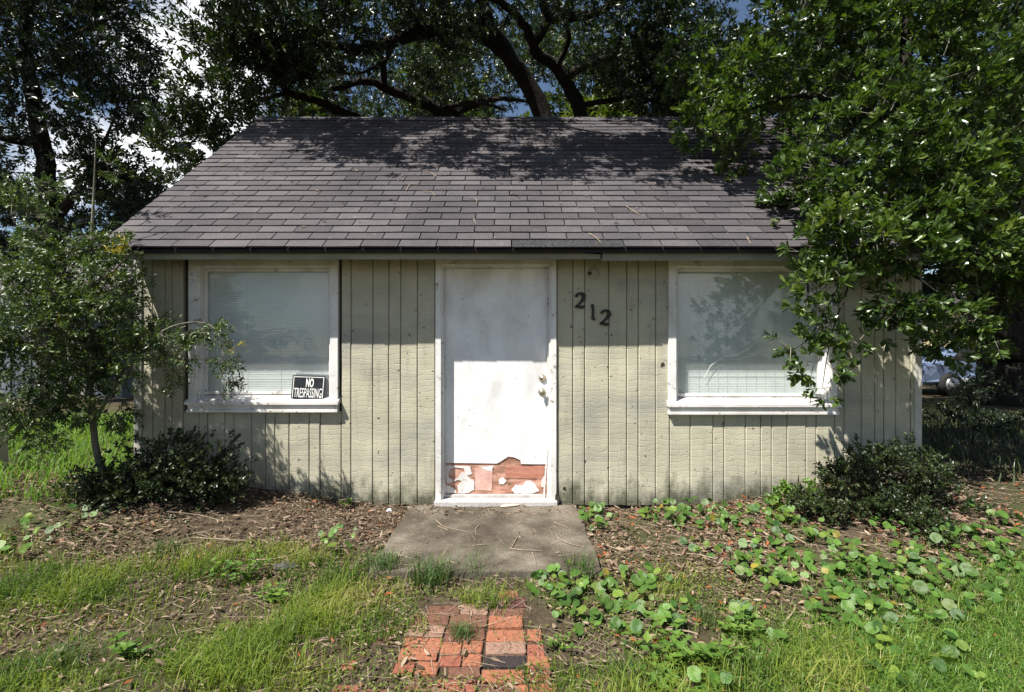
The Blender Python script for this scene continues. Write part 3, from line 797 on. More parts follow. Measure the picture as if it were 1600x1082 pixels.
# --- house number and the stub of a porch lamp
def stroke(pl, name, mat, parent, y0=-0.034, y1=-0.0135):
    """closed ribbon along points (x, z, halfwidth), smoothed"""
    P = []
    for i in range(len(pl) - 1):
        p0, p1, p2, p3 = pl[max(i - 1, 0)], pl[i], pl[i + 1], pl[min(i + 2, len(pl) - 1)]
        for k in range(6):
            t = k / 6
            P.append([0.5 * (2 * p1[c] + (p2[c] - p0[c]) * t + (2 * p0[c] - 5 * p1[c] + 4 * p2[c] - p3[c]) * t * t + (3 * p1[c] - p0[c] - 3 * p2[c] + p3[c]) * t ** 3) for c in range(3)])
    P.append(list(pl[-1]))
    V, F = [], []
    for k, p in enumerate(P):
        a, b = P[max(k - 1, 0)], P[min(k + 1, len(P) - 1)]
        d = Vector((b[0] - a[0], b[1] - a[1])).normalized(); nx_, nz_ = -d.y * p[2] * 1.15, d.x * p[2] * 1.15
        V += [(p[0] - nx_, y0, p[1] - nz_), (p[0] + nx_, y0, p[1] + nz_), (p[0] + nx_ * 1.15, y1, p[1] + nz_ * 1.15), (p[0] - nx_ * 1.15, y1, p[1] - nz_ * 1.15)]
    for k in range(len(P) - 1):
        a = 4 * k; b = a + 4
        for i in range(4): F.append((a + i, a + (i + 1) % 4, b + (i + 1) % 4, b + i))
    n = len(V)
    F += [(0, 1, 2, 3), (n - 1, n - 2, n - 3, n - 4)]
    return mesh_np(name, np.array(V), [np.array(F)], mat, parent)
two = [(-0.036, 0.026, .004), (-0.034, 0.036, .010), (-0.024, 0.052, .0085), (0.0, 0.062, .008), (0.026, 0.05, .012), (0.03, 0.025, .013), (0.016, -0.005, .010), (-0.012, -0.035, .006), (-0.036, -0.058, .006), (-0.02, -0.054, .009), (0.008, -0.058, .011), (0.026, -0.058, .009), (0.038, -0.042, .004)]
one = [(0.002, 0.066, .003), (-0.004, 0.058, .010), (0.0, 0.03, .008), (0.0, -0.02, .0075), (0.0, -0.052, .010), (0.012, -0.064, .008), (0.018, -0.062, .003)]
def place(o, px, py, rot_):
    o.location = ((px - 800) / 178, 0, (541 - py) / 178 + CAM_Z); o.rotation_euler = (0, rot_, 0)
for nm, px, py, pl, rr in (('2', 906, 470, two, 0.05), ('1', 926, 488, one, 0.0), ('2', 945, 496.5, two, 0.12)):
    o = stroke(pl, 'numeral', M['black'], house); place(o, px, py, rr); o['label'] = 'black metal numeral %s beside the door' % nm
lm = lathe('lamp_mount', [(0.055, 0), (0.053, 0.004), (0.018, 0.006)], (927 - 800) / 178, (541 - 428) / 178 + CAM_Z, -0.0145, M['side_wall'], house)
o = lathe('wire_stub', [(0.016, 0), (0.015, 0.012), (0.006, 0.03)], (921 - 800) / 178, (541 - 428) / 178 + CAM_Z, -0.0205, M['black'], lm)
# rot at the foot of the door casing and a nail hole chewed in the siding
blob([(DW - .008, -0.01), (DW + .02, -0.01), (DW + .02, 0.07), (DW + .002, 0.11), (DW - .014, 0.05)], -0.0375, -0.0345, M['rot'], 'rotten_patch')
for px, py, s in ((882, 763, .018), (1035, 571, .02), (913, 720, .009), (955, 524, .008)):
    cx, cz = (px - 800) / 178, (541 - py) / 178 + CAM_Z
    pts = [(cx + s * random.uniform(.5, 1.2) * math.cos(t), cz + 1.3 * s * random.uniform(.5, 1.2) * math.sin(t)) for t in np.linspace(0, 2 * math.pi, 9)[:-1]]
    prism('siding_chip', pts, -0.0152, -0.0138, M['rot'], house)

# --- the tent sign on the left sill
def text_mesh(txt, w, h, mat, name, parent, loc, rx, bold=0.012):
    cu = bpy.data.curves.new('t', 'FONT'); cu.body = txt; cu.size = 1; cu.extrude = 0.004; cu.offset = bold; cu.resolution_u = 4
    o = bpy.data.objects.new('t', cu); COL.objects.link(o)
    bpy.context.view_layer.update()
    me = bpy.data.meshes.new_from_object(o.evaluated_get(bpy.context.evaluated_depsgraph_get()))
    bpy.data.objects.remove(o); bpy.data.curves.remove(cu)
    co = np.zeros(len(me.vertices) * 3); me.vertices.foreach_get('co', co); co = co.reshape(-1, 3)
    mn, mxx = co.min(0), co.max(0)
    co[:, 0] = ((co[:, 0] - mn[0]) / (mxx[0] - mn[0]) - 0.5) * w; co[:, 1] = ((co[:, 1] - mn[1]) / (mxx[1] - mn[1]) - 0.5) * h; co[:, 2] *= 0.3
    me.vertices.foreach_set('co', co.ravel()); me.update()
    me.materials.clear(); me.materials.append(mat)
    t = link(bpy.data.objects.new(name, me), parent); t.location = loc; t.rotation_euler = rx
    return t
SW, SH = 0.282, 0.205
sx = (482 - 800) / 178; sz = WL[2] + 0.132
sign = thing('warning_sign', 'black tent card reading NO TRESPASSING standing on the window sill', 'sign', (sx, -0.03, sz))
sign.rotation_euler = (0, math.radians(2.0), math.radians(3))
tilt = math.radians(9)
bm = bmesh.new(); add_box(bm, -SW / 2, SW / 2, -0.001, 0.001, 0, SH)
fr = mesh_bm('front_panel', bm, M['sign_black'], sign); fr.rotation_euler = (-tilt, 0, 0)
bm = bmesh.new(); add_box(bm, -SW / 2 + .01, SW / 2 + .012, -0.001, 0.001, 0, SH * 0.99)
bk = mesh_bm('back_panel', bm, M['sign_back'], sign); bk.location = (0.012, 0.063, 0.016); bk.rotation_euler = (math.radians(7.0), math.radians(1.5), 0)
bm = bmesh.new(); w = 0.0055; m_ = 0.010
for a in ((-SW / 2 + m_, -SW / 2 + m_ + w, m_, SH - m_), (SW / 2 - m_ - w, SW / 2 - m_, m_, SH - m_), (-SW / 2 + m_ + w, SW / 2 - m_ - w, SH - m_ - w, SH - m_)):
    add_box(bm, a[0], a[1], -0.0022, -0.0012, a[2], a[3])
mesh_bm('border', bm, M['sign_white'], fr)
up90 = (math.radians(90), 0, 0)
text_mesh('NO', 0.066, 0.078, M['sign_white'], 'lettering', fr, (0.012, -0.0022, 0.142), up90, 0.03)
text_mesh('TRESPASSING', 0.236, 0.082, M['sign_white'], 'lettering', fr, (0.001, -0.0022, 0.054), up90, 0.002)
for c in fr.children: c['label'] = 'white printed lettering' if c.name.startswith('lett') else 'white border line'

# ------------------------------------------------------------------ foliage tools
def unit(v): return v / np.maximum(np.linalg.norm(v, axis=1, keepdims=True), 1e-9)
TPL = {
 'broad': (np.array([(0, 0, 0), (0, .36, -.05), (0, .72, -.045), (0, 1, .03), (-.15, .34, .02), (-.24, .72, .03), (.15, .34, .02), (.24, .72, .03)]), [[(0, 1, 4), (2, 3, 5), (0, 6, 1), (2, 7, 3)], [(4, 1, 2, 5), (1, 6, 7, 2)]]),
 'narrow': (np.array([(0, 0, 0), (-.13, .45, .03), (0, .5, -.02), (.13, .45, .03), (0, 1, .04)]), [[(0, 2, 1), (1, 2, 4), (0, 3, 2), (2, 3, 4)], []]),
 'kite': (np.array([(0, 0, 0), (-.2, .5, .05), (0, 1, -.03), (.2, .5, .05)]), [[(0, 3, 2), (0, 2, 1)], []]),
 'oval': (np.array([(0, 0, 0), (-.3, .4, .04), (0, .5, -.03), (.3, .4, .04), (0, 1, .02)]), [[(0, 2, 1), (1, 2, 4), (0, 3, 2), (2, 3, 4)], []]),
 'litter': (np.array([(0, 0, 0.02), (-.17, .3, .12), (-.15, .7, .1), (0, 1, .03), (.15, .7, .12), (.17, .3, .1), (0, .5, -.04)]), [[(0, 6, 1), (1, 6, 2), (2, 6, 3), (3, 6, 4), (4, 6, 5), (5, 6, 0)], []]),
}
def leaf_arrays(tpl, P, D, N, size, tint):
    """leaves at P pointing along D with face normal about N"""
    T, F = TPL[tpl]
    D = unit(D); X = unit(np.cross(D, N)); Z = np.cross(X, D)
    k = len(T)
    V = P[:, None] + size[:, None, None] * (T[None, :, 0:1] * X[:, None] + T[None, :, 1:2] * D[:, None] + T[None, :, 2:3] * Z[:, None])
    off = (np.arange(len(P)) * k)[:, None, None]
    tri = (np.array(F[0])[None] + off).reshape(-1, 3)
    quad = (np.array(F[1])[None] + off).reshape(-1, 4) if len(F[1]) else np.zeros((0, 4), int)
    return V.reshape(-1, 3), tri, quad, np.repeat(tint, k)

def join(parts):
    V, T, Q, A, n = [], [], [], [], 0
    for v, t, q, a in parts:
        V.append(v); T.append(t + n); Q.append(q + n); A.append(a); n += len(v)
    return np.concatenate(V), np.concatenate(T), np.concatenate(Q), np.concatenate(A)

def twig_leaves(P, D, nl, tw_len, leaf_len, tpl, tint_base, spread=0.9, droop=0.0, whorl=0.5, nrm_up=0.6, tspread=0.18):
    """nl leaves on each twig: twig from P along D"""
    n = len(P); D = unit(D)
    up = np.tile([0, 0, 1.0], (n, 1)) + rng.normal(0, .3, (n, 3))
    U = unit(np.cross(D, up)); Vv = np.cross(U, D)
    Ps, Ds, Ns, Ss, Ts = [], [], [], [], []
    ph = rng.uniform(0, 6.28, n)
    for i in range(nl):
        t = (1 - whorl) * (i + rng.random(n) * .6) / nl + whorl * (0.75 + 0.25 * i / nl)
        a = ph + i * 2.4
        rad = np.cos(a)[:, None] * U + np.sin(a)[:, None] * Vv
        d = D * (0.55 + 0.3 * rng.random((n, 1))) + rad * spread * (0.7 + .5 * rng.random((n, 1))) + np.array([0, 0, -droop])
        p = P + D * (t * tw_len)[:, None]
        N = rng.normal(0, .45, (n, 3)) + np.array([0, 0, nrm_up]) + D * 0.35
        Ps.append(p); Ds.append(d); Ns.append(N); Ss.append(leaf_len * rng.uniform(.6, 1.2, n)); Ts.append(np.clip(tint_base + rng.normal(0, tspread, n), 0, 1))
    return leaf_arrays(tpl, np.concatenate(Ps), np.concatenate(Ds), np.concatenate(Ns), np.concatenate(Ss), np.concatenate(Ts))

def stems(P, D, L, r, seg_n=3):
    """thin three-sided twigs"""
    n = len(P); D = unit(D); L = np.broadcast_to(L, (n,)); r = np.broadcast_to(r, (n,))
    U = unit(np.cross(D, np.tile([.3, .2, 1.0], (n, 1)))); Vv = np.cross(U, D)
    V = np.zeros((n, 6, 3))
    for k in range(3):
        a = 2.094 * k; o_ = (math.cos(a) * U + math.sin(a) * Vv)
        V[:, k] = P + o_ * r[:, None]; V[:, 3 + k] = P + D * L[:, None] + o_ * (r * .5)[:, None]
    q = np.array([(0, 1, 4, 3), (1, 2, 5, 4), (2, 0, 3, 5)])
    return V.reshape(-1, 3), np.zeros((0, 3), int), (q[None] + (np.arange(n) * 6)[:, None, None]).reshape(-1, 4), np.zeros(n * 6)

def blob_points(c, r, n, shell=0.55):
    d = unit(rng.normal(0, 1, (n, 3)))
    rad = (shell + (1 - shell) * rng.random(n)) * rng.choice([1.0, 0.8, 0.6, 1.12], n)
    return np.array(c) + d * rad[:, None] * np.array(r), d

def tube_path(pts, seg=5):
    P = []
    for i in range(len(pts) - 1):
        p0, p1, p2, p3 = (np.array(pts[j], float) for j in (max(i - 1, 0), i, i + 1, min(i + 2, len(pts) - 1)))
        for k in range(seg):
            t = k / seg
            P.append(0.5 * (2 * p1 + (p2 - p0) * t + (2 * p0 - 5 * p1 + 4 * p2 - p3) * t * t + (3 * p1 - p0 - 3 * p2 + p3) * t ** 3))
    P.append(np.array(pts[-1], float))
    return np.array(P)
def tube(pts, n=8, seg=5, wob=0.06):
    """pts: (x, y, z, radius) -> arrays for join()"""
    P = tube_path(pts, seg)
    c, r = P[:, :3].copy(), np.maximum(P[:, 3], .0015)
    c[1:-1] += rng.normal(0, 1, (len(c) - 2, 3)) * (r[1:-1] * wob * 2)[:, None]
    d = unit(np.gradient(c, axis=0)); U = unit(np.cross(d, np.tile([.31, .95, .1], (len(c), 1)))); Vv = np.cross(U, d)
    a = np.arange(n) * 2 * math.pi / n
    rr = r[:, None] * (1 + rng.normal(0, wob, (len(c), n)))
    V = c[:, None] + rr[..., None] * (np.cos(a)[None, :, None] * U[:, None] + np.sin(a)[None, :, None] * Vv[:, None])
    m = len(c); q = []
    for i in range(m - 1):
        for k in range(n):
            q.append((i * n + k, i * n + (k + 1) % n, (i + 1) * n + (k + 1) % n, (i + 1) * n + k))
    return V.reshape(-1, 3), np.zeros((0, 3), int), np.array(q), np.zeros(m * n)
def build(name, parts, mat, root, smooth=False):
    V, T, Q, A = join(parts)
    o = mesh_np(name, V, [T, Q], mat, None, A, smooth)
    if name in ('twigs', 'yellow_spray', 'stem', 'foliage', 'crown'): o['kind'] = 'stuff'
    return adopt(o, root) if root is not None else o
def wp(pl):
    """(px, py, distance, radius) -> world x, y, z, radius"""
    return [(*PX(a, b, d), r) for a, b, d, r in pl]

def crown(clusters, dens, nl, twl, ll, tpl, tint, out=0.7, up=0.25, rnd=0.6, shell=0.5, **kw):
    """clusters: (x,y,z,rx,ry,rz[,weight]); dens twigs per unit of cluster surface"""
    parts, tw = [], []
    for c in clusters:
        w = c[6] if len(c) > 6 else 1.0
        a, b, d = c[3:6]
        n = int(dens * w * (a * b + b * d + a * d) / 3 * 4) + 3
        # sub-clumps inside the cluster give light and dark groups and gaps
        k = max(4, n // 22)
        cp, cd = blob_points(c[:3], (a, b, d), k, shell)
        idx = rng.integers(0, k, n)
        sub = 0.34 * np.array([a, b, d])
        off = rng.normal(0, .55, (n, 3)) * sub
        P = cp[idx] + off
        D = cd[idx] * out + unit(off + 1e-6) * 0.5 + rng.normal(0, rnd, (n, 3)) * .6 + np.array([0, 0, up])
        tb = np.clip(tint + rng.normal(0, .13, k)[idx], 0, 1)
        parts.append(twig_leaves(P, D, nl, twl, ll, tpl, tb, **kw))
        q_ = slice(None, None, 2)
        tw.append(stems((P - unit(D) * twl * .5)[q_], D[q_], twl * 1.4, 0.0035 if twl < .2 else 0.005))
    return parts, tw

# ------------------------------------------------------------------ glossy-leaved tree at the right corner
pit = thing('glossy_leaved_tree', 'glossy broad-leaved evergreen tree overhanging the roof and window', 'tree', (5.7, 0.7, 0.0))
def cl(px, py, d, r, rd=None, w=1.0):
    p = PX(px, py, d); s = d / FPX
    return (p.x, p.y, p.z, r * s, (rd or r) * s, r * s * 0.9, w)
PC = [cl(1160, 120, 5.0, 95), cl(1250, 70, 4.9, 110), cl(1360, 60, 4.9, 120), cl(1360, 215, 4.4, 105), cl(1470, 170, 4.6, 130), cl(1470, 290, 4.2, 120), cl(1310, 300, 4.1, 85), cl(1400, 350, 3.95, 100),
      cl(1510, 390, 4.0, 95), cl(1560, 90, 4.9, 130), cl(1580, 300, 4.3, 90), cl(1275, 385, 3.75, 55), cl(1345, 425, 3.7, 65), cl(1262, 452, 3.6, 48), cl(1430, 450, 3.75, 70), cl(1490, 492, 3.75, 48, w=.8),
      cl(1140, 235, 4.8, 55), cl(1105, 200, 4.9, 42), cl(1215, 300, 4.3, 40, w=.8), cl(1290, 500, 3.58, 34, w=.8), cl(1282, 560, 3.55, 30, w=.9), cl(1240, 540, 3.55, 18), cl(1290, 600, 3.55, 16), cl(1340, 520, 3.6, 26, w=.7), cl(1230, 200, 5.0, 60, w=.5), cl(1080, 90, 5.2, 50, w=.7), cl(1545, 520, 4.0, 26, w=.6), cl(1590, 400, 4.2, 60), cl(1560, 470, 4.3, 45, w=.8), cl(1472, 528, 3.75, 36, w=.9), cl(1440, 505, 3.75, 32, w=.8), cl(1512, 540, 3.85, 26, w=.8)]
# out-of-view boughs added to this tree to keep sun off the side yard
PC += [(3.1, -.7, 4.5, .5, .45, .3, .2), (3.9, -.6, 4.6, .55, .5, .35, .3), (4.7, -.7, 4.2, .6, .5, .4, .4), (5.4, -.2, 4.0, .6, .5, .4, .55), (4.6, .3, 5.0, .7, .6, .4, .5)]
lp, tw = crown(PC, 215, 9, 0.10, 0.074, 'broad', 0.42, spread=0.75, whorl=.6, nrm_up=.7)
trunk = [tube(wp([(1680, 760, 5.0, .085), (1668, 600, 5.0, .075), (1610, 420, 5.0, .07), (1520, 300, 4.95, .065), (1420, 200, 4.9, .065), (1412, 110, 4.8, .055), (1418, 20, 4.8, .045), (1400, -120, 4.8, .03)]), 10),
         tube(wp([(1540, 325, 4.95, .05), (1440, 300, 4.8, .035), (1320, 330, 4.4, .022), (1270, 390, 4.0, .012), (1262, 470, 3.75, .006)])),
         tube(wp([(1420, 200, 4.9, .045), (1340, 170, 4.9, .03), (1240, 150, 4.9, .02), (1130, 190, 4.85, .008)])),
         tube(wp([(1440, 330, 5.0, .04), (1500, 250, 4.7, .028), (1570, 180, 4.7, .012)])),
         tube(wp([(1380, 330, 4.7, .022), (1400, 400, 4.0, .014), (1480, 470, 3.85, .006)])),
         tube(wp([(1340, 335, 4.3, .012), (1330, 430, 3.8, .008), (1300, 520, 3.6, .005), (1285, 605, 3.55, .002)])),
         tube(wp([(1320, 430, 3.8, .006), (1270, 520, 3.6, .004), (1236, 550, 3.55, .002)])),
         tube(wp([(1530, 300, 4.6, .012), (1545, 350, 4.3, .008), (1550, 430, 4.2, .005), (1580, 500, 4.2, .003)]))]
build('trunk', trunk, M['bark'], pit, True)
build('crown', lp, M['leaf_pitto'], pit)
build('twigs', tw, M['bark_grey'], pit)

# ------------------------------------------------------------------ live oak behind the house
oak = thing('live_oak', 'spreading live oak with dark leaning limbs behind the roof ridge', 'tree', (1.3, 7.6, 0.0))
OD = 10.5
tr = [tube(wp([(915, 640, 11.9, .55), (905, 480, 11.8, .42), (880, 300, 11.6, .3), (848, 178, 11.3, .21), (800, 95, 10.8, .175), (765, 40, 10.2, .15), (745, -40, 9.3, .13), (720, -160, 8.3, .1)]), 12),
      tube(wp([(900, 420, 11.8, .3), (918, 260, 11.4, .2), (905, 172, 11.0, .155), (872, 110, 10.6, .125), (835, 75, 10.2, .11), (855, 30, 9.9, .09), (835, -40, 9.4, .1)]), 10),
      tube(wp([(788, 80, 10.7, .17), (735, 48, 10.0, .14), (660, 50, 9.2, .12), (615, 65, 8.8, .1), (560, 78, 8.4, .075), (530, 72, 8.0, .055), (470, 60, 7.6, .03)])),
      tube(wp([(880, 300, 11.6, .22), (760, 215, 10.8, .17), (690, 172, 10.2, .13), (620, 145, 9.8, .1), (575, 128, 9.4, .07), (520, 140, 9, .04)])),
      tube(wp([(600, 140, 9.7, .07), (598, 100, 9.3, .06), (585, 85, 9.1, .045), (545, 70, 8.8, .03)])),
      tube(wp([(700, 200, 10.4, .13), (600, 195, 9.7, .1), (545, 180, 9.2, .085), (500, 160, 8.8, .07), (450, 145, 8.4, .055), (432, 115, 8.1, .045), (400, 60, 7.7, .03), (360, 30, 7.4, .015)])),
      tube(wp([(450, 145, 8.4, .04), (400, 160, 8.0, .03), (340, 190, 7.6, .02), (280, 240, 7.2, .01)])),
      tube(wp([(835, 75, 10.2, .1), (820, 40, 9.8, .09), (790, 10, 9.3, .075), (730, -20, 8.6, .05)])),
      tube(wp([(720, 175, 10.3, .07), (770, 155, 10.0, .05), (830, 160, 9.9, .03)])),
      tube(wp([(860, 30, 9.9, .1), (930, 20, 9.5, .08), (1000, -30, 9, .05)])),
      tube(wp([(880, 120, 10.7, .09), (950, 90, 10.2, .07), (1030, 70, 9.6, .05), (1100, 90, 9, .03)])),
      tube(wp([(660, 50, 9.2, .06), (640, 20, 8.7, .045), (600, -20, 8.2, .03)])),
      tube(wp([(690, 172, 10.2, .06), (740, 160, 9.8, .045), (790, 172, 9.5, .02)])), tube(wp([(615, 65, 8.8, .05), (600, 95, 8.6, .035), (560, 115, 8.3, .02), (510, 110, 8.0, .01)])), tube(wp([(760, 40, 10.1, .07), (700, 20, 9.6, .05), (650, 30, 9.0, .03), (600, 45, 8.6, .012)])), tube(wp([(870, 105, 10.5, .06), (890, 60, 10.0, .045), (880, 20, 9.7, .03), (900, -20, 9.4, .02)])), tube(wp([(905, 165, 10.9, .07), (985, 150, 10.5, .05), (1050, 120, 10.0, .03)])),
      tube([(*PX(735, -80, 8.9), .13), (-1.1, 2.6, 6.6, .09), (-1.6, 1.4, 6.0, .06), (-2.6, .9, 5.8, .03), (-3.8, 1.0, 5.8, .012)]), tube([(-1.1, 2.6, 6.6, .06), (-.5, 1.4, 6.1, .04), (.4, .9, 5.8, .025), (1.9, .7, 5.7, .01)]),
      tube([(*PX(835, -20, 9.5), .1), (1.6, 3.4, 7.2, .08), (3.0, 2.0, 7.0, .05), (4.6, 1.8, 6.9, .02)])]
build('trunk', tr, M['bark'], oak, True)
OC = [cl(365, 50, 7.6, 52, 80), cl(400, 110, 7.8, 85, 110), cl(338, 155, 7.4, 58, 80), cl(290, 215, 7.2, 48, 70), cl(255, 250, 7.0, 42, 60), cl(350, 215, 7.3, 42, 60), cl(420, 30, 7.6, 85, 110), cl(500, 20, 8.0, 90, 120), cl(580, 10, 8.4, 75, 120, .7), cl(655, -5, 8.6, 65, 110, .6),
      cl(500, 105, 8.6, 60, 90, .45), cl(560, 150, 10.5, 60, 90, .35), cl(690, 95, 9.8, 70, 90, .35), cl(640, 120, 9.6, 55, 70, .4), cl(740, -15, 9.0, 75, 110, .6), cl(830, -15, 9.0, 75, 110, .6), cl(930, -5, 9.2, 80, 110, .6), cl(1010, 30, 9.0, 85, 120), cl(1000, 110, 9.9, 65, 90, .6), cl(1080, 90, 9.2, 80, 110), cl(950, 70, 10.6, 70, 60, .5),
      cl(430, 175, 9.2, 45, 70, .6), cl(1060, 150, 9.6, 70, 100), cl(450, 80, 8.2, 60, 80, .8), cl(620, 160, 12.5, 65, 90, .6), cl(870, 60, 12.5, 80, 90, .6), cl(700, 60, 12.5, 80, 90, .6), cl(540, 80, 11.5, 80, 90, .6), cl(780, 110, 13.5, 80, 90, .6)]
# boughs higher up, over the ridge and the yard edge (they shade the top of the roof)
BOUGH = [(-4.9, 1.2, 6.2), (-4.2, 1.1, 6.05), (-3.2, .6, 5.75), (-.2, .1, 5.5), (.5, .15, 5.5), (-3.5, .95, 5.75), (-2.9, 1.25, 5.95), (-2.1, .75, 5.7), (-1.3, .35, 5.55), (-.5, .5, 5.6), (.3, .75, 5.75), (1.1, .85, 5.8), (2.0, .6, 5.7), (-2.6, 1.5, 6.3), (-.9, 1.2, 6.1), (.8, 1.5, 6.3)]
OC += [(x, y, z, .78, .55, .38, 1.1) for x, y, z in BOUGH]
OC += [(-3.9 + .95 * k, 1.65 + .1 * math.sin(k * 2), 6.35, .7, .55, .35, .8) for k in range(8)]
OC += [(3.2, 1.2, 6.9, 1.1, .9, .5, .5), (4.6, 1.6, 6.9, 1.2, 1.0, .5, .5), (3.8, 2.8, 7.2, 1.2, 1.0, .5, .5), (5.4, 3.0, 7.2, 1.2, 1.0, .5, .6), (4.8, .7, 7.1, 1.0, .8, .45, .5), (5.8, .6, 7.3, 1.1, .9, .45, .6), (6.8, 2.2, 7.3, 1.1, .9, .45, .6), (3.1, 1.4, 6.8, .9, .7, .4, .4)]  # unseen boughs, added to darken the right side yard
lp, tw = crown(OC, 125, 11, 0.18, 0.10, 'kite', 0.42, spread=0.85, whorl=.3, nrm_up=.5)
build('crown', lp, M['leaf_oak'], oak)
build('twigs', tw, M['bark'], oak)
print('oak leaves', sum(len(p[1]) for p in lp))

# ------------------------------------------------------------------ shaded tree at the left
ltree = thing('shade_tree', 'tall dark-crowned tree standing beyond the left gable', 'tree', (-9.6, 7.7, 0))
tr = [tube(wp([(75, 640, 12, .3), (80, 480, 12, .26), (85, 340, 12, .22), (60, 200, 11.8, .17), (40, 80, 11.4, .13), (50, -60, 11, .09)]), 10),
      tube(wp([(84, 345, 12, .13), (120, 300, 11.6, .09), (160, 230, 11, .04), (190, 150, 10.5, .006)])), tube(wp([(65, 220, 11.8, .1), (0, 215, 11.4, .08), (-80, 160, 11, .05)])),
      tube(wp([(48, 110, 11.5, .07), (110, 60, 11, .05), (190, 20, 10.6, .03)])), tube(wp([(82, 370, 12, .08), (40, 320, 11.6, .06), (-20, 300, 11.2, .04)]))]
build('trunk', tr, M['bark'], ltree, True)
LC = [cl(40, 40, 11, 95, 120), cl(130, 25, 10.8, 85, 110), cl(188, 40, 10.6, 40, 60, .9), cl(180, 110, 10.8, 62, 90), cl(90, 150, 11.2, 70, 110, .5), cl(10, 140, 11, 65, 90, .7), cl(190, 190, 11, 62, 90), cl(205, 170, 10.6, 36, 60), cl(40, 260, 11.4, 70, 90, .35), cl(130, 260, 11.4, 60, 90, .35), cl(200, 275, 11.4, 60, 90, .9), cl(20, 350, 11.6, 50, 80, .7), cl(110, 340, 11.6, 55, 80, .5), cl(215, 340, 11.8, 50, 80), cl(85, -80, 10.6, 120, 150), cl(-60, 60, 11, 110), cl(-60, 250, 11, 90)]
lp, tw = crown(LC, 60, 10, 0.24, 0.14, 'kite', 0.38, spread=0.8, whorl=.3, nrm_up=.4)
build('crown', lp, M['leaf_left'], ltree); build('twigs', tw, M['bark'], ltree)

# ------------------------------------------------------------------ big oak in the side yard at the right, and trees further back
roak = thing('old_oak', 'thick-trunked old oak in the dark side yard right of the house', 'tree', (12.1, 7.7, 0))
tr = [tube(wp([(1590, 650, 12, .95), (1586, 600, 12, .76), (1580, 540, 12, .66), (1576, 480, 12, .62), (1590, 400, 11.8, .58), (1600, 300, 11.6, .45), (1560, 180, 11, .33), (1500, 60, 10.5, .22), (1440, -60, 10, .15)]), 14, wob=.05),
      tube(wp([(1595, 380, 11.8, .35), (1680, 250, 11.4, .28), (1760, 150, 11, .2)])), tube(wp([(1580, 240, 11.3, .25), (1500, 240, 10.8, .18), (1420, 200, 10.2, .12), (1330, 170, 9.8, .07)]))]
build('trunk', tr, M['bark'], roak, True)
RC = [(x, y, z, r, r, r * .6, .8) for x, y, z, r in ((6.0, 5.0, 6.6, 1.9), (8.3, 4.6, 6.6, 2.0), (7.2, 7.6, 6.4, 2.0), (10.2, 6.0, 6.0, 2.0), (12.4, 7.0, 6.2, 2.2), (9.6, 9.6, 6.2, 2.2), (5.2, 8.6, 7.2, 1.8), (12.5, 10.5, 5.8, 2.2), (4.6, 6.6, 7.8, 1.7), (9.0, 3.2, 8.0, 1.8), (11.5, 4.0, 7.2, 2.0))]
RC += [cl(1500, 430, 11, 60, 90), cl(1560, 420, 10.6, 45, 70), cl(1440, 400, 11, 60, 80), cl(1480, 340, 10.5, 70, 100), cl(1590, 360, 10, 60, 80)]
lp, tw = crown(RC, 30, 11, 0.30, 0.17, 'kite', 0.35, spread=0.85, whorl=.3, nrm_up=.5)
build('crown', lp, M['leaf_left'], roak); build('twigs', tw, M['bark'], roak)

def far_tree(px, py_top, d, w, tint, label, trunk_r=.16, mat='leaf_far', low=0.3, dens=11):
    base = PX(px, 541, d); base.z = 0
    top = CAM_Z + (541 - py_top) / FPX * d
    t = thing('background_tree', label, 'tree', base, 'trees beyond the house')
    tr = [tube([(base.x, base.y, -.1, trunk_r * 1.3), (base.x + .1, base.y, top * .35, trunk_r), (base.x - .15, base.y, top * .7, trunk_r * .6), (base.x, base.y, top * .95, trunk_r * .2)], 8)]
    cs = []
    for k in range(9):
        h = low + (0.95 - low) * k / 8; r = w * (0.55 + 0.5 * math.sin(math.pi * min(1, (h - low) / (1 - low) * .85 + .15))) * .55
        for j in range(2):
            a = random.uniform(0, 6.28); s = w * .45 * random.random()
            cs.append((base.x + math.cos(a) * s * 1.2, base.y + math.sin(a) * s, top * h, r * random.uniform(.7, 1.1), r * .9, r * .7))
        tr.append(tube([(base.x, base.y, top * h * .9, trunk_r * .4), (cs[-1][0], cs[-1][1], top * h, trunk_r * .1)], 5))
    build('trunk', tr, M['bark'], t, True)
    lp, tw = crown(cs, dens, 9, 0.42, 0.30, 'kite', tint, spread=.9, whorl=.2, nrm_up=.5)
    build('crown', lp, M[mat], t)
far_tree(700, 60, 22, 4.2, .45, 'sunlit yellow-green tree glimpsed between the oak limbs')
far_tree(900, 40, 20, 3.6, .6, 'bright green tree behind the steepest oak limb')
far_tree(1040, 20, 18, 3.6, .3, 'dark tree behind the meeting of oak and glossy-leaved crowns', mat='leaf_left')
far_tree(490, 105, 26, 4.2, .35, 'low rounded tree behind the left half of the ridge')
far_tree(1240, 60, 17, 3.6, .3, 'dark tree hidden behind the glossy-leaved tree', mat='leaf_left')
far_tree(1530, 120, 26, 4.5, .3, 'dark tree behind the yellow-sided house', mat='leaf_left', low=.25)
far_tree(-60, 200, 24, 4.2, .3, 'dark tree behind the grey neighbouring shed', mat='leaf_left', low=.2)
far_tree(210, 290, 17, 2.6, .3, 'low dark tree against the left gable end', mat='leaf_left', low=.12)

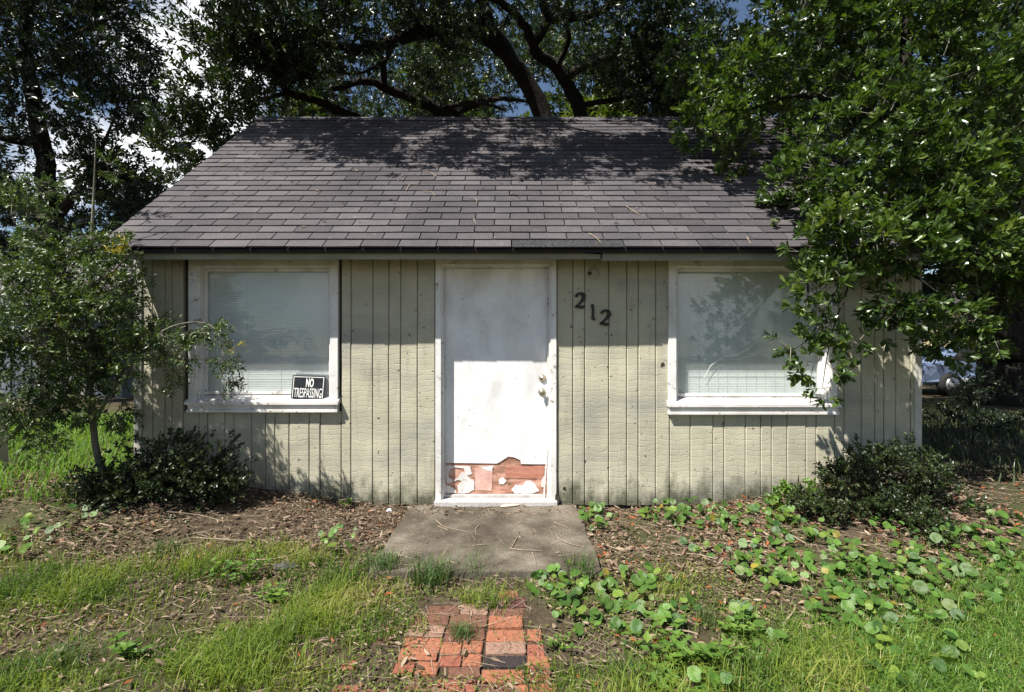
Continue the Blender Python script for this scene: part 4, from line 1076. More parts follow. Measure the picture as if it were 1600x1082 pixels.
# ------------------------------------------------------------------ shrubs
def shrub(name, label, base, clusters, dens, nl, twl, ll, tpl, mat, tint, stem_n, **kw):
    t = thing(name, label, 'shrub', base)
    lp, tw = crown(clusters, dens, nl, twl, ll, tpl, tint, **kw)
    st = []
    for k in range(stem_n):
        c = random.choice(clusters)
        st.append(tube([(base[0] + random.uniform(-.1, .1), base[1] + random.uniform(-.06, .06), base[2] - .05, .014), ((base[0] + c[0]) / 2, (base[1] + c[1]) / 2, base[2] + (c[2] - base[2]) * .5, .009), (c[0], c[1], c[2] + c[5] * .5, .003)], 5))
    build('stem', st, M['bark'], t, True); build('foliage', lp, mat, t); build('twigs', tw, M['bark'], t)
    return t
def gcl(x, y, z, rx, ry, rz, w=1.0): return (x, y, z, rx, ry, rz, w)
b0 = (-2.72, -0.42, float(gz(-2.72, -.42)))
shrub('low_shrub', 'low rounded dark shrub under the window with the sign', b0,
      [gcl(-2.75, -.42, .52, .36, .28, .22), gcl(-2.45, -.4, .42, .28, .24, .22), gcl(-3.0, -.45, .45, .28, .24, .22), gcl(-2.3, -.36, .3, .2, .2, .17), gcl(-2.7, -.52, .32, .45, .25, .18), gcl(-3.15, -.5, .3, .25, .22, .18)],
      900, 9, .07, .032, 'oval', M['leaf_shrub'], .4, 9, spread=.8, whorl=.2)
b0 = (2.75, -.5, float(gz(2.75, -.5)))
shrub('low_shrub', 'low spreading dark shrub below the window screened by leaves', b0,
      [gcl(2.95, -.5, .42, .34, .28, .24), gcl(2.6, -.52, .34, .28, .24, .2), gcl(3.25, -.42, .40, .26, .24, .24), gcl(2.8, -.68, .2, .36, .24, .16), gcl(2.4, -.55, .22, .22, .2, .15), gcl(3.2, -.66, .22, .34, .22, .16), gcl(3.0, -.85, .12, .34, .2, .1)],
      900, 9, .07, .032, 'oval', M['leaf_shrub'], .42, 9, spread=.8, whorl=.2)
b0 = (2.32, -.30, float(gz(2.32, -.3)))
shrub('seedling_shrub', 'bright yellow-green leafy seedling beside the low spreading shrub', b0, [gcl(2.33, -.32, .33, .11, .1, .1), gcl(2.25, -.34, .22, .1, .1, .08), gcl(2.42, -.36, .24, .1, .1, .08)], 500, 7, .06, .05, 'oval', M['weed'], .6, 4, spread=.9, whorl=.2)
for (px, py, d, r, lab) in ((1530, 660, 7.0, 75, 'dark leafy bush in the shade beside the corner board'), (1610, 660, 7.6, 90, 'dark bush in front of the thick oak trunk'), (1530, 575, 10.2, 62, 'dim bush far back in the side yard before the parked car'), (1560, 720, 6.0, 55, 'lower dark bush between corner board and pennywort')):
    p = PX(px, py, d); s = d / FPX * r
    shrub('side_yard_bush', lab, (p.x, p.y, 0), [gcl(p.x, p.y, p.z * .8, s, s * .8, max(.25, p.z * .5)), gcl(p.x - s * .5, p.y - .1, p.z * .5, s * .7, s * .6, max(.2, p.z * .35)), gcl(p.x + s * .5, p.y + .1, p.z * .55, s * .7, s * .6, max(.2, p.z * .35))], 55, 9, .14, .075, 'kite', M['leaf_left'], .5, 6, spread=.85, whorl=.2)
# dark hedge closing off the far right, and one far left
for (x0, x1, y, h, lab) in ((6.5, 26.0, 15.5, 2.5, 'dark hedge closing the far end of the right side yard'), (-19, -7.2, 15.0, 3.0, 'dark hedge beyond the left side yard')):
    t = thing('hedge', lab, 'hedge', ((x0 + x1) / 2, y, 0))
    n = int((x1 - x0) / .95)
    cs = [((x0 + (x1 - x0) * (k + .5) / n), y + random.uniform(-.3, .3), h * f, (x1 - x0) / n * .75, .6, h * .4) for k in range(n) for f in (.3, .7)]
    lp, tw = crown(cs, 24, 9, .3, .17, 'kite', .3, spread=.9, whorl=.2)
    build('foliage', lp, M['leaf_left'], t)
    build('stem', [tube([(c[0], c[1], -.05, .03), (c[0] + .05, c[1], c[2] + .3, .012)], 5) for c in cs[::2]], M['bark'], t)

# ------------------------------------------------------------------ small-leaved tree left of the window
bx_, by_ = -3.22, -0.55
bz_ = float(gz(bx_, by_))
st = thing('young_tree', 'slender small-leaved young tree arching in front of the left corner', 'tree', (bx_, by_, bz_))
dS = by_ - CAM_Y
tr = [tube([(bx_, by_, bz_ - .05, .028)] + wp([(163, 760, dS, .026), (150, 700, dS, .023), (143, 640, dS - .02, .021), (138, 540, dS, .018), (140, 430, dS + .05, .013), (146, 320, dS + .1, .009), (150, 215, dS + .1, .003)]), 8, wob=.03),
      tube(wp([(146, 660, dS, .014), (190, 590, dS - .03, .01), (250, 520, dS - .05, .007), (320, 505, dS - .08, .005), (355, 545, dS - .1, .003), (365, 610, dS - .1, .0015)]), 6),
      tube(wp([(141, 600, dS, .013), (100, 520, dS - .1, .009), (50, 460, dS - .15, .005), (10, 430, dS - .15, .002)]), 6),
      tube(wp([(139, 560, dS, .012), (180, 480, dS + .05, .008), (215, 430, dS + .1, .004), (228, 420, dS + .1, .002)]), 6),
      tube(wp([(144, 650, dS, .011), (90, 600, dS - .2, .007), (30, 600, dS - .25, .003)]), 6),
      tube(wp([(140, 480, dS, .009), (190, 410, dS, .005), (225, 392, dS, .002)]), 6),
      tube(wp([(260, 520, dS - .05, .005), (270, 570, dS - .05, .003), (270, 640, dS - .05, .0015)]), 5),
      tube(wp([(182, 770, dS + .05, .008), (176, 730, dS + .03, .005), (190, 690, dS, .003)]), 5)]
build('trunk', tr, M['bark_grey'], st, True)
SC = [cl(60, 430, dS, 62, 70), cl(130, 420, dS, 58, 70), cl(30, 520, dS - .1, 68, 75), cl(110, 510, dS - .05, 72, 85), cl(180, 470, dS, 52, 60), cl(180, 560, dS - .05, 52, 60, .9), cl(100, 590, dS - .1, 70, 75), cl(30, 610, dS - .15, 60, 65), cl(170, 630, dS - .05, 42, 50, .8), cl(60, 660, dS - .15, 48, 55, .8), cl(215, 500, dS, 34, 36, .8), cl(250, 520, dS - .05, 28, 28, .8), cl(260, 570, dS - .05, 20, 20, .8), cl(300, 510, dS - .08, 24, 22, .9), cl(335, 525, dS - .1, 18, 16, .9), cl(352, 560, dS - .1, 17, 15, .9), cl(350, 595, dS - .1, 20, 16, .8), cl(272, 615, dS - .05, 11, 11, .8), cl(215, 435, dS + .1, 20, 20, .8), cl(290, 560, dS - .05, 14, 13, .7),
      cl(85, 380, dS, 45, 45, .7), cl(15, 400, dS, 40, 40, .8), cl(40, 340, dS + .2, 36, 36, .5), cl(150, 385, dS, 26, 26, .7), cl(205, 385, dS, 14, 12, .6), cl(90, 300, dS + .4, 30, 30, .35), cl(160, 260, dS + .4, 26, 26, .3), cl(20, 300, dS + .3, 26, 26, .5)]
lp, tw = crown(SC, 820, 10, .09, .038, 'kite', .42, spread=.75, whorl=.05, nrm_up=.5, droop=.12, up=0.05)
# a few yellowing sprays
build('crown', lp, M['leaf_small'], st); build('twigs', tw, M['bark_grey'], st)
yc = [cl(92, 500, dS - .3, 9, 8), cl(170, 395, dS - .1, 8, 8), cl(365, 540, dS - .12, 5, 5), cl(168, 425, dS - .1, 8, 8), cl(200, 380, dS - .05, 8, 8)]
lp, tw = crown(yc, 900, 8, .06, .035, 'narrow', .6, spread=.75, whorl=.05)
o = build('yellow_spray', lp, leaf_mat('yellowing_leaf', [(0.2, 0.17, 0.02), (0.3, 0.25, 0.03), (0.36, 0.3, 0.04)], .5, .3, .3), st); o['label'] = 'sprays of yellowing leaves'

# ------------------------------------------------------------------ what stands beyond
def neighbour():
    y = 21.0
    x0 = (1518 - 800) / FPX * (y - CAM_Y); x1 = x0 + 7
    t = thing('neighbouring_house', 'pale yellow lap-sided house glimpsed beside the thick oak trunk', 'house', ((x0 + x1) / 2, y, 0))
    def put(o): return adopt(o, t)
    put(box('wall', x0, x1, y + .03, y + 5, .0, 3.4, M['yellow_siding']))
    V, F = [], []
    n = 24
    for k in range(n):
        z = 0.75 + k * 0.11
        b = len(V); V += [(x0 - .01, y - .02, z), (x1 + .01, y - .02, z), (x1 + .01, y + .005, z + .112), (x0 - .01, y + .005, z + .112), (x0 - .01, y + .029, z), (x1 + .01, y + .029, z)]
        F += [(b, b + 1, b + 2, b + 3), (b + 4, b + 5, b + 1, b)]
    s = put(mesh_np('lap_siding', np.array(V), [np.array(F)], M['yellow_siding'])); s['kind'] = 'stuff'
    put(box('foundation', x0 - .02, x1 + .02, y - .01, y + .02, 0, .745, M['stone']))
    bm = bmesh.new(); pr = [(y - .5, 3.3), (y + 2.5, 5.2), (y + 5.5, 3.3), (y + 5.5, 3.2), (y - .5, 3.2)]
    a = [bm.verts.new((x0 - .4, *p)) for p in pr]; b = [bm.verts.new((x1 + .4, *p)) for p in pr]
    bm.faces.new(a); bm.faces.new(b[::-1])
    for i in range(5): bm.faces.new((a[i], b[i], b[(i + 1) % 5], a[(i + 1) % 5]))
    bmesh.ops.recalc_face_normals(bm, faces=bm.faces)
    put(mesh_bm('roof', bm, M['shingle']))
    w = put(box('window', x0 + 3.2, x0 + 4.3, y - .05, y + .0, 1.3, 2.7, M['white_plain']))
    g = box('window_glass', x0 + 3.28, x0 + 4.22, y - .058, y - .051, 1.38, 2.62, M['dark_glass']); adopt(g, t)
    t['label'] = 'pale yellow lap-sided house glimpsed beside the thick oak trunk'
neighbour()
def shed():
    y = 9.0; x1 = -10.6; x0 = x1 - 5
    t = thing('grey_shed', 'blue-grey shed half hidden behind the slender young tree', 'shed', ((x0 + x1) / 2, y, 0))
    adopt(box('wall', x0, x1, y, y + 4, 0, 2.5, M['grey_paint']), t)
    for k in range(9): adopt(box('wall_batten', x0 + .3 + k * .55, x0 + .35 + k * .55, y - .03, y - .002, .02, 2.48, M['grey_paint']), t)
    bm = bmesh.new(); pr = [(y - .4, 2.5), (y + 2, 4.0), (y + 4.4, 2.5), (y + 4.4, 2.42), (y - .4, 2.42)]
    a = [bm.verts.new((x0 - .3, *p)) for p in pr]; b = [bm.verts.new((x1 + .3, *p)) for p in pr]
    bm.faces.new(a); bm.faces.new(b[::-1])
    for i in range(5): bm.faces.new((a[i], b[i], b[(i + 1) % 5], a[(i + 1) % 5]))
    bmesh.ops.recalc_face_normals(bm, faces=bm.faces)
    adopt(mesh_bm('roof', bm, M['shingle']), t)
    adopt(box('door', x0 + 3.2, x0 + 4.1, y - .045, y - .031, .02, 2.05, M['post']), t)
shed()
def car():
    cx, cy = 13.9, 10.6          # side-on, nose to the right
    t = thing('parked_car', 'blue car parked beyond the right corner of the cottage', 'car', (cx, cy, 0))
    side = [(-2.15, .35), (-2.2, .62), (-2.1, .88), (-1.55, .95), (-.95, 1.38), (.35, 1.42), (1.05, .98), (1.9, .86), (2.15, .66), (2.15, .35)]
    bm = bmesh.new()
    def ring(yy, ins):
        return [bm.verts.new((cx + x * (1 - ins * .02), cy + yy * (1 - (.16 if z > .97 else 0)), z - ins * .02)) for x, z in side]
    rs = [ring(-.88, 0), ring(.88, 0)]
    n = len(side)
    for i in range(n): bm.faces.new((rs[0][i], rs[1][i], rs[1][(i + 1) % n], rs[0][(i + 1) % n]))
    bm.faces.new(rs[0][::-1]); bm.faces.new(rs[1])
    bmesh.ops.recalc_face_normals(bm, faces=bm.faces)
    bmesh.ops.bevel(bm, geom=list(bm.edges), offset=.05, segments=2, affect='EDGES')
    adopt(mesh_bm('body', bm, M['car_paint']), t)
    for pts in ([(-1.4, 1.0), (-.92, 1.32), (-.35, 1.34), (-.35, 1.0)], [(-.28, 1.0), (-.28, 1.34), (.3, 1.34), (.85, 1.0)]):
        o = prism('side_window', [(cx + a, b) for a, b in pts], cy - .845, cy - .80, M['dark_glass']); adopt(o, t)
    adopt(box('sill_trim', cx - 1.2, cx + 1.2, cy - .9, cy - .882, .36, .5, M['white_plain']), t)
    for wx in (-1.35, 1.35):
        for sy in (-.86, .86):
            V, F = [], []
            o = lathe('wheel', [(0.05, 0), (.31, .0), (.33, .03), (.33, .17), (.31, .2), (.2, .2)], cx + wx, .33, cy + sy + .1, M['rubber'], None); adopt(o, t)
            r_ = lathe('rim', [(.2, .0), (.2, .012), (.05, .02)], cx + wx, .33, cy + sy - .1 - .002, M['rim'], o)
    adopt(box('headlight', cx + 2.08, cx + 2.165, cy - .8, cy - .5, .6, .74, M['white_plain']), t)
    adopt(box('tail_light', cx - 2.2, cx - 2.1, cy - .8, cy - .55, .65, .84, BRK['red']), t)
car()
post = box('fence_post', -4.68, -4.575, 0.05, .15, -.1, 1.0, M['post'], None, .008)
tag(post, 'weathered grey wooden post left of the slender young tree', 'post')

# ------------------------------------------------------------------ litter, grass and weeds on the ground
def inside_pad(x, y, m=0.0): return (x > -.88 - m) & (x < .56 + m) & (y > -1.31 - m) & (y < 0)
def on_path(x, y): return (x > -0.47 + .06 * np.sin(y * 9) + .25 * np.clip(-2.02 - y, 0, 1)) & (x < 0.22 + .05 * np.sin(y * 13)) & (y < -1.6 + .08 * np.sin(x * 11)) & (y > -2.16 + .06 * np.sin(x * 8))
def patch(x, y, s, seed):
    r = np.random.default_rng(seed); v = np.zeros_like(x)
    for k in range(7):
        a = r.uniform(0, 6.28); f = s * r.uniform(.6, 2.2); v += np.sin((x * math.cos(a) + y * math.sin(a)) * f + r.uniform(0, 6.28))
    return v / 3.2
def scatter(n, x0, x1, y0, y1):
    return rng.uniform(x0, x1, n), rng.uniform(y0, y1, n)

# dead leaves
x, y = scatter(72000, -4.6, 4.8, -2.5, 0.0)
grassy = np.clip((-1.15 - y) * 2.2, 0, 1)
pr = np.where(y > -1.3, 1.0, .42) * np.where((x > 1.6) & (y < -1.7), .35, 1)
edge_dist = np.where(inside_pad(x, y), np.minimum(np.minimum(x + .88, .56 - x), -y - .04), 1)
pr = np.where(inside_pad(x, y), np.where(y > -.28, .3, .012), pr)
pr = np.where(on_path(x, y), .06, pr)
pr = pr * np.clip(.75 + .5 * patch(x, y, 3, 4), .15, 1)
k = rng.random(len(x)) < pr
x, y = x[k], y[k]
n = len(x)
z = np.where(inside_pad(x, y), .053, gz(x, y) + .004 + rng.random(n) ** 2 * .03)
ang = rng.uniform(0, 6.28, n)
D = np.stack([np.cos(ang), np.sin(ang), rng.normal(0, .28, n)], 1); N = rng.normal(0, .4, (n, 3)) + [0, 0, 1]
N *= rng.choice([1, -1], (n, 1))
tint = np.clip(rng.beta(2, 2, n) * .74, 0, .74); reds = rng.random(n) < np.where(x > .5, .07, .02); tint[reds] = 1
A = leaf_arrays('litter', np.stack([x, y, z], 1), D, N, np.clip(rng.lognormal(-3.55, .42, n), .010, .07) * np.where(x < .6, .92, 1.05), tint)
lit = mesh_np('leaf_litter', A[0], [A[1], A[2]], M['litter'], None, A[3]); lit['kind'] = 'stuff'
tag(lit, 'brown dead leaves strewn over the bare soil along the house', 'leaves')

# straw and small debris
x, y = scatter(5200, -4.2, 4.0, -2.4, -.02)
k = (~inside_pad(x, y)) | (y > -.30) | (rng.random(len(x)) < .25)
x, y = x[k], y[k]; n = len(x); ang = rng.uniform(0, 6.28, n)
P = np.stack([x, y, np.where(inside_pad(x, y), .054, gz(x, y) + .02)], 1)
A = stems(P, np.stack([np.cos(ang), np.sin(ang), rng.normal(0, .07, n)], 1), rng.uniform(.04, .16, n), rng.uniform(.0008, .002, n))
deb = mesh_np('straw', A[0], [A[2]], M['twig']); deb['kind'] = 'stuff'
tag(deb, 'fine dry straw and needle debris scattered over soil and doorstep', 'straw')

def blades(x, y, z, h, w, lean, tint):
    n = len(x); ang = rng.uniform(0, 6.28, n); l = np.stack([np.cos(ang), np.sin(ang)], 1) * (lean * h)[:, None]
    sd = np.stack([-np.sin(ang + rng.normal(0, .6, n)), np.cos(ang), np.zeros(n)], 1) * w[:, None]
    b = np.stack([x, y, z], 1)
    m1 = b + np.stack([l[:, 0] * .3, l[:, 1] * .3, h * .55], 1); m2 = b + np.stack([l[:, 0], l[:, 1], h * (1 - .35 * np.clip(lean, 0, 2))], 1)
    V = np.stack([b - sd, b + sd, m1 + sd * .8, m1 - sd * .8, m2], 1).reshape(-1, 3)
    o_ = (np.arange(n) * 5)[:, None]
    return V, np.array([[3, 2, 4]]) + o_, np.array([[0, 1, 2, 3]]) + o_, np.repeat(tint, 5)
# mixed lawn at the left and front
x, y = scatter(260000, -4.6, 3.0, -2.5, -.75)
f = .75 * patch(x, y, 4.2, 11) + .6 * patch(x, y, 11, 12)
pr = np.clip(.56 + .9 * f, .12, 1) * np.clip((-.98 - y + .12 * np.sin(x * 3)) * 2.0, 0, 1) ** 1.2
pr = np.where((x > -.95) & (y > -2.1), pr * .6, pr)
pr = np.where(on_path(x, y), pr * .05, pr); pr = np.where(inside_pad(x, y, .01), 0, pr)
pr = np.where(x > .3, pr * .7, pr)
pr *= np.where(x < -.5, 1.0, .7)
k = rng.random(len(x)) < pr * .8
x, y = x[k], y[k]; n = len(x)
stray = rng.random(n) < .05
h = np.where(stray, 1.9, 1.0) * rng.uniform(.02, .09, n) * (1 + .75 * np.clip(patch(x, y, 3.5, 5), -.8, 1)); tint = np.clip(rng.normal(.36, .22, n) + .3 * patch(x, y, 6, 9), 0, 1)
A = blades(x, y, gz(x, y) - .002, h, rng.uniform(.0012, .0028, n), rng.uniform(.2, 1.1, n), tint)
g = mesh_np('lawn_grass', A[0], [A[1], A[2]], M['grass'], None, A[3]); g['kind'] = 'stuff'
tag(g, 'patchy yellow-green grass on the left and front of the yard', 'grass')
print('grass', n)
# lush grass at the lower right
x, y = scatter(90000, .9, 4.8, -2.5, -.7)
bnd = -1.72 + .55 * np.clip((x - 1.5) / 1.6, 0, 1.6)
pr = np.clip((bnd - y) * 2.5 + .25 * patch(x, y, 3, 21), 0, 1) * np.clip((x - .95) * 1.6, 0, 1)
k = rng.random(len(x)) < pr
x, y = x[k], y[k]; n = len(x)
A = blades(x, y, gz(x, y) - .002, rng.uniform(.03, .10, n), rng.uniform(.001, .0026, n), rng.uniform(.3, 1.3, n), np.clip(rng.normal(.45, .2, n), 0, 1))
g = mesh_np('lush_grass', A[0], [A[1], A[2]], M['grass_lush'], None, A[3]); g['kind'] = 'stuff'
tag(g, 'dense bright green grass at the right beside the pennywort', 'grass')
# side yard grass, left rear
x, y = scatter(22000, -8.5, -3.35, -.6, 5.0)
n = len(x); A = blades(x, y, gz(x, y) - .002, rng.uniform(.06, .2, n), rng.uniform(.003, .006, n), rng.uniform(.2, 1.0, n), np.clip(rng.normal(.55, .2, n), 0, 1))
g = mesh_np('side_yard_grass', A[0], [A[1], A[2]], M['grass_lush'], None, A[3]); g['kind'] = 'stuff'
tag(g, 'tall sunny grass in the left side yard behind the young tree', 'grass')
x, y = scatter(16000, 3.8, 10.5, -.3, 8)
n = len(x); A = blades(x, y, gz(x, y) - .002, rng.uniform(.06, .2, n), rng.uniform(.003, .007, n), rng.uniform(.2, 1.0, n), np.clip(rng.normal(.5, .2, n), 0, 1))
g = mesh_np('shade_grass', A[0], [A[1], A[2]], M['leaf_shrub'], None, A[3]); g['kind'] = 'stuff'  # darker leaf colour puts the side yard's shade into these blades
tag(g, 'shaded grass in the dark right side yard', 'grass')
# mat of tiny creeping leaves between bricks, along the pad and through the bed
x, y = scatter(85000, -4.4, 3.6, -2.5, -.6)
f = patch(x, y, 4, 31)
pr = np.where((x > .0), np.clip(.35 + .8 * f, 0, 1), np.clip(.1 + .6 * f + .5 * np.clip((-2.0 - y) * 5, 0, 1) * (np.abs(x + .3) < .6), 0, 1)) * np.clip((-.9 - y) * 2.2, 0, 1)
pr = np.where(on_path(x, y), np.clip(patch(x, y, 9, 33) * .4 - .12, 0, .4), pr); pr = np.where(inside_pad(x, y, .0), 0, pr)
k = rng.random(len(x)) < pr * .55
x, y = x[k], y[k]; n = len(x)
ang = rng.uniform(0, 6.28, n); D = np.stack([np.cos(ang), np.sin(ang), rng.uniform(-.1, .5, n)], 1)
A = leaf_arrays('oval', np.stack([x, y, gz(x, y) + rng.uniform(.008, .035, n)], 1), D, rng.normal(0, .3, (n, 3)) + [0, 0, 1], rng.uniform(.009, .022, n), np.clip(rng.normal(.45, .22, n), 0, 1))
g = mesh_np('creeping_weed', A[0], [A[1], A[2]], M['clover'], None, A[3]); g['kind'] = 'stuff'
tag(g, 'tiny yellow-green creeping leaves between bricks and pennywort', 'ground cover')

# round-leaved pennywort: each plant a thing, each leaf a piece
def penny_mesh(mat):
    n = 14; V, F = [], []
    notch = 0.35
    rings = [(0.0, -.10), (.45, -.04), (.85, .03), (1.0, .015)]
    V.append((0, 0, -.10))
    for r, z_ in rings[1:]:
        for k in range(n):
            a = 2 * math.pi * k / n; rr = r * (1 + .05 * math.sin(5 * a + random.random()) + random.uniform(-.02, .02))
            if k == 0: rr *= 1 - .3 * r
            V.append((rr * math.cos(a), rr * math.sin(a), z_ + .05 * math.sin(3 * a + random.random() * 2) * r))
    for k in range(n): F.append((0, 1 + k, 1 + (k + 1) % n))
    for i in range(2):
        for k in range(n): F.append((1 + i * n + k, 1 + (i + 1) * n + k, 1 + (i + 1) * n + (k + 1) % n, 1 + i * n + (k + 1) % n))
    me = bpy.data.meshes.new('leaf'); me.from_pydata(V, [], F); me.update(); me.materials.append(mat)
    me.polygons.foreach_set('use_smooth', [True] * len(me.polygons))
    return me
PM = [penny_mesh(M[k]) for k in ('penny', 'penny', 'penny_dark', 'penny', 'penny_pale')] + [penny_mesh(M['penny_yellow'])]
PLANTS = [(930, 808, 26, 10), (1035, 800, 26, 11), (1065, 815, 22, 8), (1100, 800, 26, 11), (1140, 815, 28, 9), (1190, 800, 26, 8), (1225, 820, 26, 7), (1265, 825, 26, 7), (1150, 868, 34, 11), (1180, 890, 30, 9), (1205, 850, 28, 8), (1265, 880, 30, 9), (1320, 860, 34, 11), (1370, 880, 36, 12), (1420, 900, 36, 12), (1400, 940, 34, 10),
          (1455, 880, 32, 9), (1310, 920, 30, 8), (1350, 960, 36, 12), (1300, 960, 26, 6), (1440, 940, 30, 8), (1240, 915, 26, 5), (1520, 900, 36, 9), (1550, 850, 36, 11), (1580, 810, 34, 10), (1510, 810, 30, 7), (1480, 830, 28, 6), (1590, 880, 30, 8), (1400, 830, 26, 6), (1460, 1000, 30, 5), (1540, 960, 28, 4), (1380, 1010, 26, 4),
          (870, 905, 36, 12), (925, 925, 36, 11), (985, 915, 28, 7), (1010, 950, 26, 6), (900, 960, 28, 5), (1060, 950, 24, 4), (1180, 985, 30, 5), (1200, 1050, 30, 4), (1390, 1050, 24, 3), (1100, 1060, 24, 3), (1500, 1060, 22, 3), (525, 838, 26, 5), (110, 810, 26, 5), (30, 850, 28, 4), (60, 800, 30, 4), (345, 890, 12, 2), (985, 985, 20, 3), (1030, 905, 22, 3), (1095, 850, 22, 3)]
MARKS = [(930, 800, 'at the inner right corner of the concrete pad'), (870, 905, 'at the front right corner of the concrete pad'), (1103, 975, 'around the spiky grass tuft'), (1080, 1030, 'beside the broad leafy weed clump'), (1230, 800, 'at the foot of the yellow-green seedling'),
         (1310, 900, 'around the yellowish bushy weed'), (1380, 835, 'at the front edge of the low spreading shrub'), (1560, 830, 'in the sun beyond the low spreading shrub'), (1060, 800, 'against the siding between door and leaf-screened window'), (1150, 810, 'against the siding under the leaf-screened window'),
         (1450, 1020, 'scattered through the dense right grass'), (1160, 870, 'on open dead leaves before the leaf-screened window'), (1420, 930, 'where dead leaves meet the dense right grass'), (525, 838, 'in dead leaves left of the concrete pad'), (345, 890, 'beside the leafy weed at the lawn edge'), (70, 820, 'in dead leaves beside the slender young tree'), (985, 930, 'on the soil right of the pad front')]
def nearest_desc(px, py):
    m = min(MARKS, key=lambda k: (k[0] - px) ** 2 + (1.6 * (k[1] - py)) ** 2)
    return 'round-leaved pennywort ' + m[2]
n_leaf = 0
pend = []
for px, py, spread, nl in PLANTS:
    c = GP(px, py + 4, 0.03)
    for _ in range(3):
        zz = float(gz(c.x, c.y)); c = GP(px, py + 4, zz + .03)
    zz = float(gz(c.x, c.y))
    pend.append((px, py, c, zz, spread, nl))
for px, py, c, zz, spread, nl in pend:
    t = thing('pennywort_plant', nearest_desc(px, py), 'weed', (c.x, c.y, zz), None)
    t['group'] = t['label'].replace('round-leaved ', '')
    d = c.y - CAM_Y
    sx_ = spread / FPX * d
    st_parts = []
    for k in range(int(nl * 2.9)):
        a = random.uniform(0, 6.28); r = sx_ * math.sqrt(random.random()) * 1.25
        lx, ly = r * math.cos(a), r * math.sin(a) * 1.5
        wy = c.y + ly
        if wy > -.09: ly = -.09 - c.y - random.random() * .06
        if inside_pad(np.array(c.x + lx), np.array(c.y + ly), -.05) and random.random() < .8: lx += .12
        hz = random.uniform(.025, .11) if py < 850 else random.uniform(.02, .085)
        R = random.uniform(.012, .027) if random.random() < .6 else random.uniform(.025, .036)
        yel = random.random() < .018
        o = link(bpy.data.objects.new('leaf', PM[5] if yel else random.choice(PM[:5])), t)
        gl_ = float(gz(c.x + lx, c.y + ly)) - zz
        o.location = (lx, ly, gl_ + hz); o.scale = (R, R, R)
        o.rotation_mode = 'ZYX'; o.rotation_euler = (random.gauss(.42, .42), random.gauss(-.1, .42), random.uniform(0, 6.28))
        st_parts.append(((lx * .9 + random.uniform(-.02, .02), ly * .9 + random.uniform(-.02, .02), gl_ - .005), (lx, ly, gl_ + hz - .1 * R)))
        n_leaf += 1
    P0 = np.array([a for a, b in st_parts]); P1 = np.array([b for a, b in st_parts])
    A = stems(P0, P1 - P0, np.linalg.norm(P1 - P0, axis=1), .0014)
    mesh_np('stem', A[0], [A[2]], M['penny'], t)['kind'] = 'stuff'
print('penny leaves', n_leaf)

# grass tufts
def tuft(px, py, n, h, lean, label, w=.0016, sp=.03):
    c = GP(px, py, 0.0); zz = float(gz(c.x, c.y))
    if -1.31 < c.y < 0 and -.88 < c.x < .56: zz = .05
    x = rng.normal(0, sp, n); y = rng.normal(0, sp, n)
    A = blades(x, y, np.zeros(n) - .004, rng.uniform(.45, 1.1, n) * h, np.full(n, w) * rng.uniform(.7, 1.3, n), rng.uniform(.15, 1, n) * lean, np.clip(rng.normal(.45, .22, n), 0, 1))
    o = mesh_np('grass_tuft', A[0], [A[1], A[2]], M['tuft'], None, A[3]); o.location = (c.x, c.y, zz)
    tag(o, label, 'grass tuft')
tuft(722, 996, 200, .10, .9, 'spiky blue-green grass tuft growing out of the brick path')
tuft(672, 912, 240, .20, .8, 'tall bright grass tuft at the front edge of the concrete pad', .0028, .06)
tuft(600, 897, 170, .13, 1.0, 'grass tuft at the front left corner of the concrete pad', .0024, .06)
tuft(740, 905, 60, .2, 1.4, 'sparse grass tuft with long arching stems at the middle of the pad front', .0012, .05)
tuft(1103, 975, 120, .11, .7, 'spiky grass tuft standing among the pennywort', .0015)
tuft(905, 905, 120, .17, 1.0, 'grass tuft rising through pennywort at the right front corner of the pad', .0018, .05)
tuft(255, 885, 90, .14, .9, 'dark grass tuft at the lawn edge below the low rounded shrub', .002, .05)
tuft(450, 790, 50, .12, .9, 'small grass tuft in the dead leaves close to the siding', .0018, .04)
tuft(985, 1050, 110, .09, .9, 'pale grass tuft right of the brick path', .0016, .05)
tuft(100, 1040, 130, .13, .9, 'long grass tuft in the left lawn', .002, .06)
tuft(470, 960, 120, .09, .9, 'bright grass tuft in the lawn left of the bricks', .002, .06)

# broad-leaved weeds
def weed(px, py, h, nst, label, leaf=.05, sp=.05):
    c = GP(px, py, 0.0); zz = float(gz(c.x, c.y))
    t = thing('broadleaf_weed', label, 'weed', (c.x, c.y, zz))
    parts, sts = [], []
    for k in range(nst):
        a = random.uniform(0, 6.28); r = sp * random.random(); hh = h * random.uniform(.5, 1)
        tip = (r * math.cos(a) * 2.2, r * math.sin(a) * 2.2, hh)
        sts.append(tube([(r * math.cos(a) * .4, r * math.sin(a) * .4, -.01, .0022), (tip[0] * .7, tip[1] * .7, hh * .6, .0018), (*tip, .001)], 5, 3))
        m = 9; tt = np.linspace(.25, 1, m)
        P = np.stack([tip[0] * tt, tip[1] * tt, hh * tt], 1); an = np.arange(m) * 2.4 + a
        D = np.stack([np.cos(an), np.sin(an), rng.uniform(-.1, .4, m)], 1)
        parts.append(leaf_arrays('oval', P, D, np.tile([0, 0, 1.0], (m, 1)) + rng.normal(0, .25, (m, 3)), leaf * rng.uniform(.6, 1.15, m), np.clip(rng.normal(.5, .2, m), 0, 1)))
    V, T, Q, Aa = join(parts); mesh_np('leaves', V, [T, Q], M['weed'], t, Aa)
    V, T, Q, Aa = join(sts); mesh_np('stem', V, [T, Q], M['weed'], t, Aa + .4)
weed(375, 915, .19, 9, 'leafy green weed arching over the lawn edge near the dark flat stone', .045, .08)
